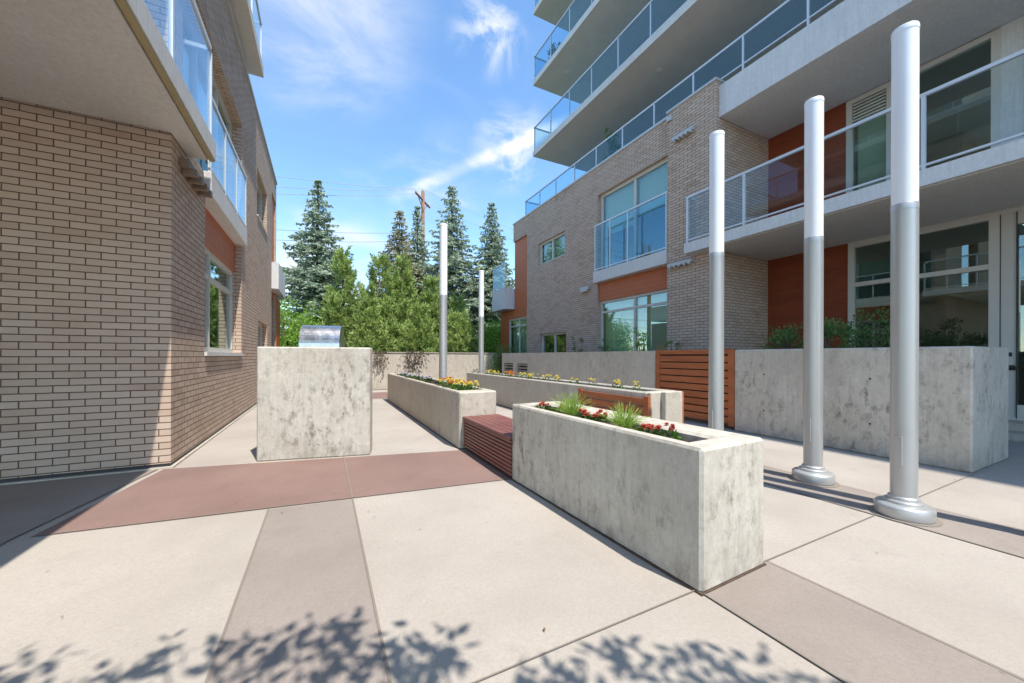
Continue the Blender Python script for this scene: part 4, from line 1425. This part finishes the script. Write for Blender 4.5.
# ================================================================== UTILITY POLE AND WIRES
up = thing('utility_pole', (7.83, 33, 0), 'brown wooden utility pole with a crossarm among the spruces', 'utility pole')
MB().tube([(7.83, 33, 0), (7.83, 33, 15.9)], [0.21, 0.15], 14).build('pole', POLEWOOD, up, smooth=True)
arm0, arm1 = Vector((6.2, 31.8, 13.75)), Vector((8.3, 33.4, 15.9))
arm0.z, arm1.z = 15.0, 15.0
MB().tube([(6.9, 31.7, 15.1), (8.75, 34.3, 15.1)], 0.09, 6).build('crossarm', POLEWOOD, up)
MB().tube([(7.83, 32.85, 14.1), (7.2, 32.1, 15.05)], 0.04, 6).tube([(7.83, 33.15, 14.1), (8.4, 33.8, 15.05)], 0.04, 6).build('brace', POLEWOOD, up)
for (x, y, z) in ((6.95, 31.77, 15.15), (7.4, 32.4, 15.15), (8.7, 34.2, 15.15), (7.83, 33, 15.9)):
    MB().lathe((x, y), [(0.05, z), (0.09, z + .08), (0.05, z + .14), (0.08, z + .2), (0.04, z + .26)], 10).build('insulator', SLAB, up)
MB().lathe((7.35, 32.75), [(0.22, 11.6), (0.24, 11.65), (0.24, 12.5), (0.2, 12.6)], 16).build('transformer', COPING, up)
lp = thing('utility_pole', (-8.2, 24, 0), 'second wooden utility pole carrying the wires, behind the left building', 'utility pole')
MB().tube([(-8.2, 24, 0), (-8.2, 24, 11.2)], [0.2, 0.14], 12).build('pole', POLEWOOD, lp, smooth=True)
MB().tube([(-9.2, 24, 10.3), (-7.2, 24, 10.3)], 0.07, 6).build('crossarm', POLEWOOD, lp)
wires = [((7.83, 33, 16.1), 10.95, 'topmost'), ((6.95, 31.77, 15.4), 10.0, 'second highest'), ((7.4, 32.4, 15.4), 9.5, 'third highest'), ((7.83, 33, 12.3), 7.9, 'fourth highest'), ((7.83, 33, 11.6), 7.3, 'third lowest'), ((7.83, 33, 7.2), 4.5, 'second lowest'), ((7.83, 33, 6.7), 3.85, 'lowest')]
for (p, z2, nm) in wires:
    a = Vector(p)
    b = Vector((-8.0, 24, z2))
    pts = []
    for k in range(17):
        t = k / 16
        q = a.lerp(b, t)
        q.z -= 0.35 * 4 * t * (1 - t)
        pts.append(q)
    o = MB().tube(pts, 0.020, 5).build('power_line', WIRE)
    tag(o, '%s overhead wire running left from the utility pole' % nm, 'wire', 'overhead wires')
for i, (p, b) in enumerate((((8.7, 34.2, 15.4), (36, 46, 15.5)), ((7.83, 33, 16.1), (36, 46, 17)))):
    a, b = Vector(p), Vector(b)
    pts = []
    for k in range(13):
        t = k / 12
        q = a.lerp(b, t)
        q.z -= 0.5 * 4 * t * (1 - t)
        pts.append(q)
    o = MB().tube(pts, 0.020, 5).build('power_line', WIRE)
    tag(o, '%s overhead wire running right from the utility pole behind the spruces' % ('lower', 'upper')[i], 'wire', 'overhead wires')

# ================================================================== TREE BEHIND THE CAMERA (casts the leaf shadows)
tr = thing('shade_tree', (0.9, -4.6, 0), 'leafy tree behind the camera whose boughs throw the shadows at the bottom', 'tree')
tm = MB().tube([(0.9, -4.6, 0), (0.95, -4.4, 2.2), (1.0, -3.3, 3.45)], [0.16, 0.12, 0.07], 12)
SV = np.array([0.12, -0.50, 1.0])
blobs = [(-1.15, 2.25, .16), (-0.83, 2.02, .17), (-0.60, 2.10, .13), (-0.38, 1.98, .15), (-0.2, 1.85, .15), (-0.02, 1.90, .15), (0.10, 1.88, .13), (0.12, 1.70, .16), (0.30, 1.60, .15),
         (0.44, 1.66, .10), (0.47, 1.52, .11), (0.33, 1.45, .14), (0.74, 1.28, .12), (0.9, 1.24, .11), (0.86, 1.1, .15), (1.16, 1.24, .11), (1.22, 1.14, .10), (1.38, 1.08, .10), (1.47, 1.02, .09), (1.40, .88, .13),
         (1.60, 0.90, .10), (1.66, 0.78, .12), (1.1, .95, .14), (-1.3, 1.9, .2)]
for k in range(60):
    bx = rng.uniform(-2.2, 2.2)
    blobs.append((bx, 2.23 - 0.5 * (bx + 1.14) - rng.uniform(0.42, 3.0), rng.uniform(.14, .28)))
Pp = []
for (bx, by, br_) in blobs:
    z = rng.uniform(3.3, 4.2)
    c = np.array([bx, by, 0]) + SV * z
    n = int(30 * (br_ / .13) ** 2)
    Pp.append(c + rng.normal(0, 1, (n, 3)) * np.array([br_ * .5, br_ * .5, br_ * .5]))
    mid = np.array([1.0, -3.2, 3.4]) * .4 + c * .6
    mid[2] += 0.1
    if rng.uniform() < 0.8:
        tm.tube([(1.0, -3.3, 3.4), tuple(mid), tuple(c)], [0.03, 0.016, 0.005], 5)
Pp = np.concatenate(Pp)
tm.build('trunk', BARK, tr, smooth=True)
D = rng.normal(size=Pp.shape) + np.array([0.1, 0.4, -0.3])
leaf_obj('crown', LEAF, tr, Pp, D, rng.uniform(.08, .12, len(Pp)), rng.uniform(.04, .06, len(Pp)), origin=(0.9, -4.6, 0))

# ================================================================== LITTER
n = 70
P = np.stack([rng.uniform(-1.6, 6.2, n), rng.uniform(0.9, 9.5, n), np.full(n, 0.011)], 1)
D = rng.normal(size=(n, 3))
D[:, 2] = 0.02
lit = leaf_obj('fallen_leaves', plain('dry_leaf', (0.20, 0.12, 0.06), 0.9), None, P, D, rng.uniform(.012, .03, n), rng.uniform(.008, .014, n), Nn=np.tile(np.array([0.05, 0.0, 1.0]), (n, 1)))
tag(lit, 'small dry leaves and bits scattered over the paving', 'leaf litter', kind='stuff')
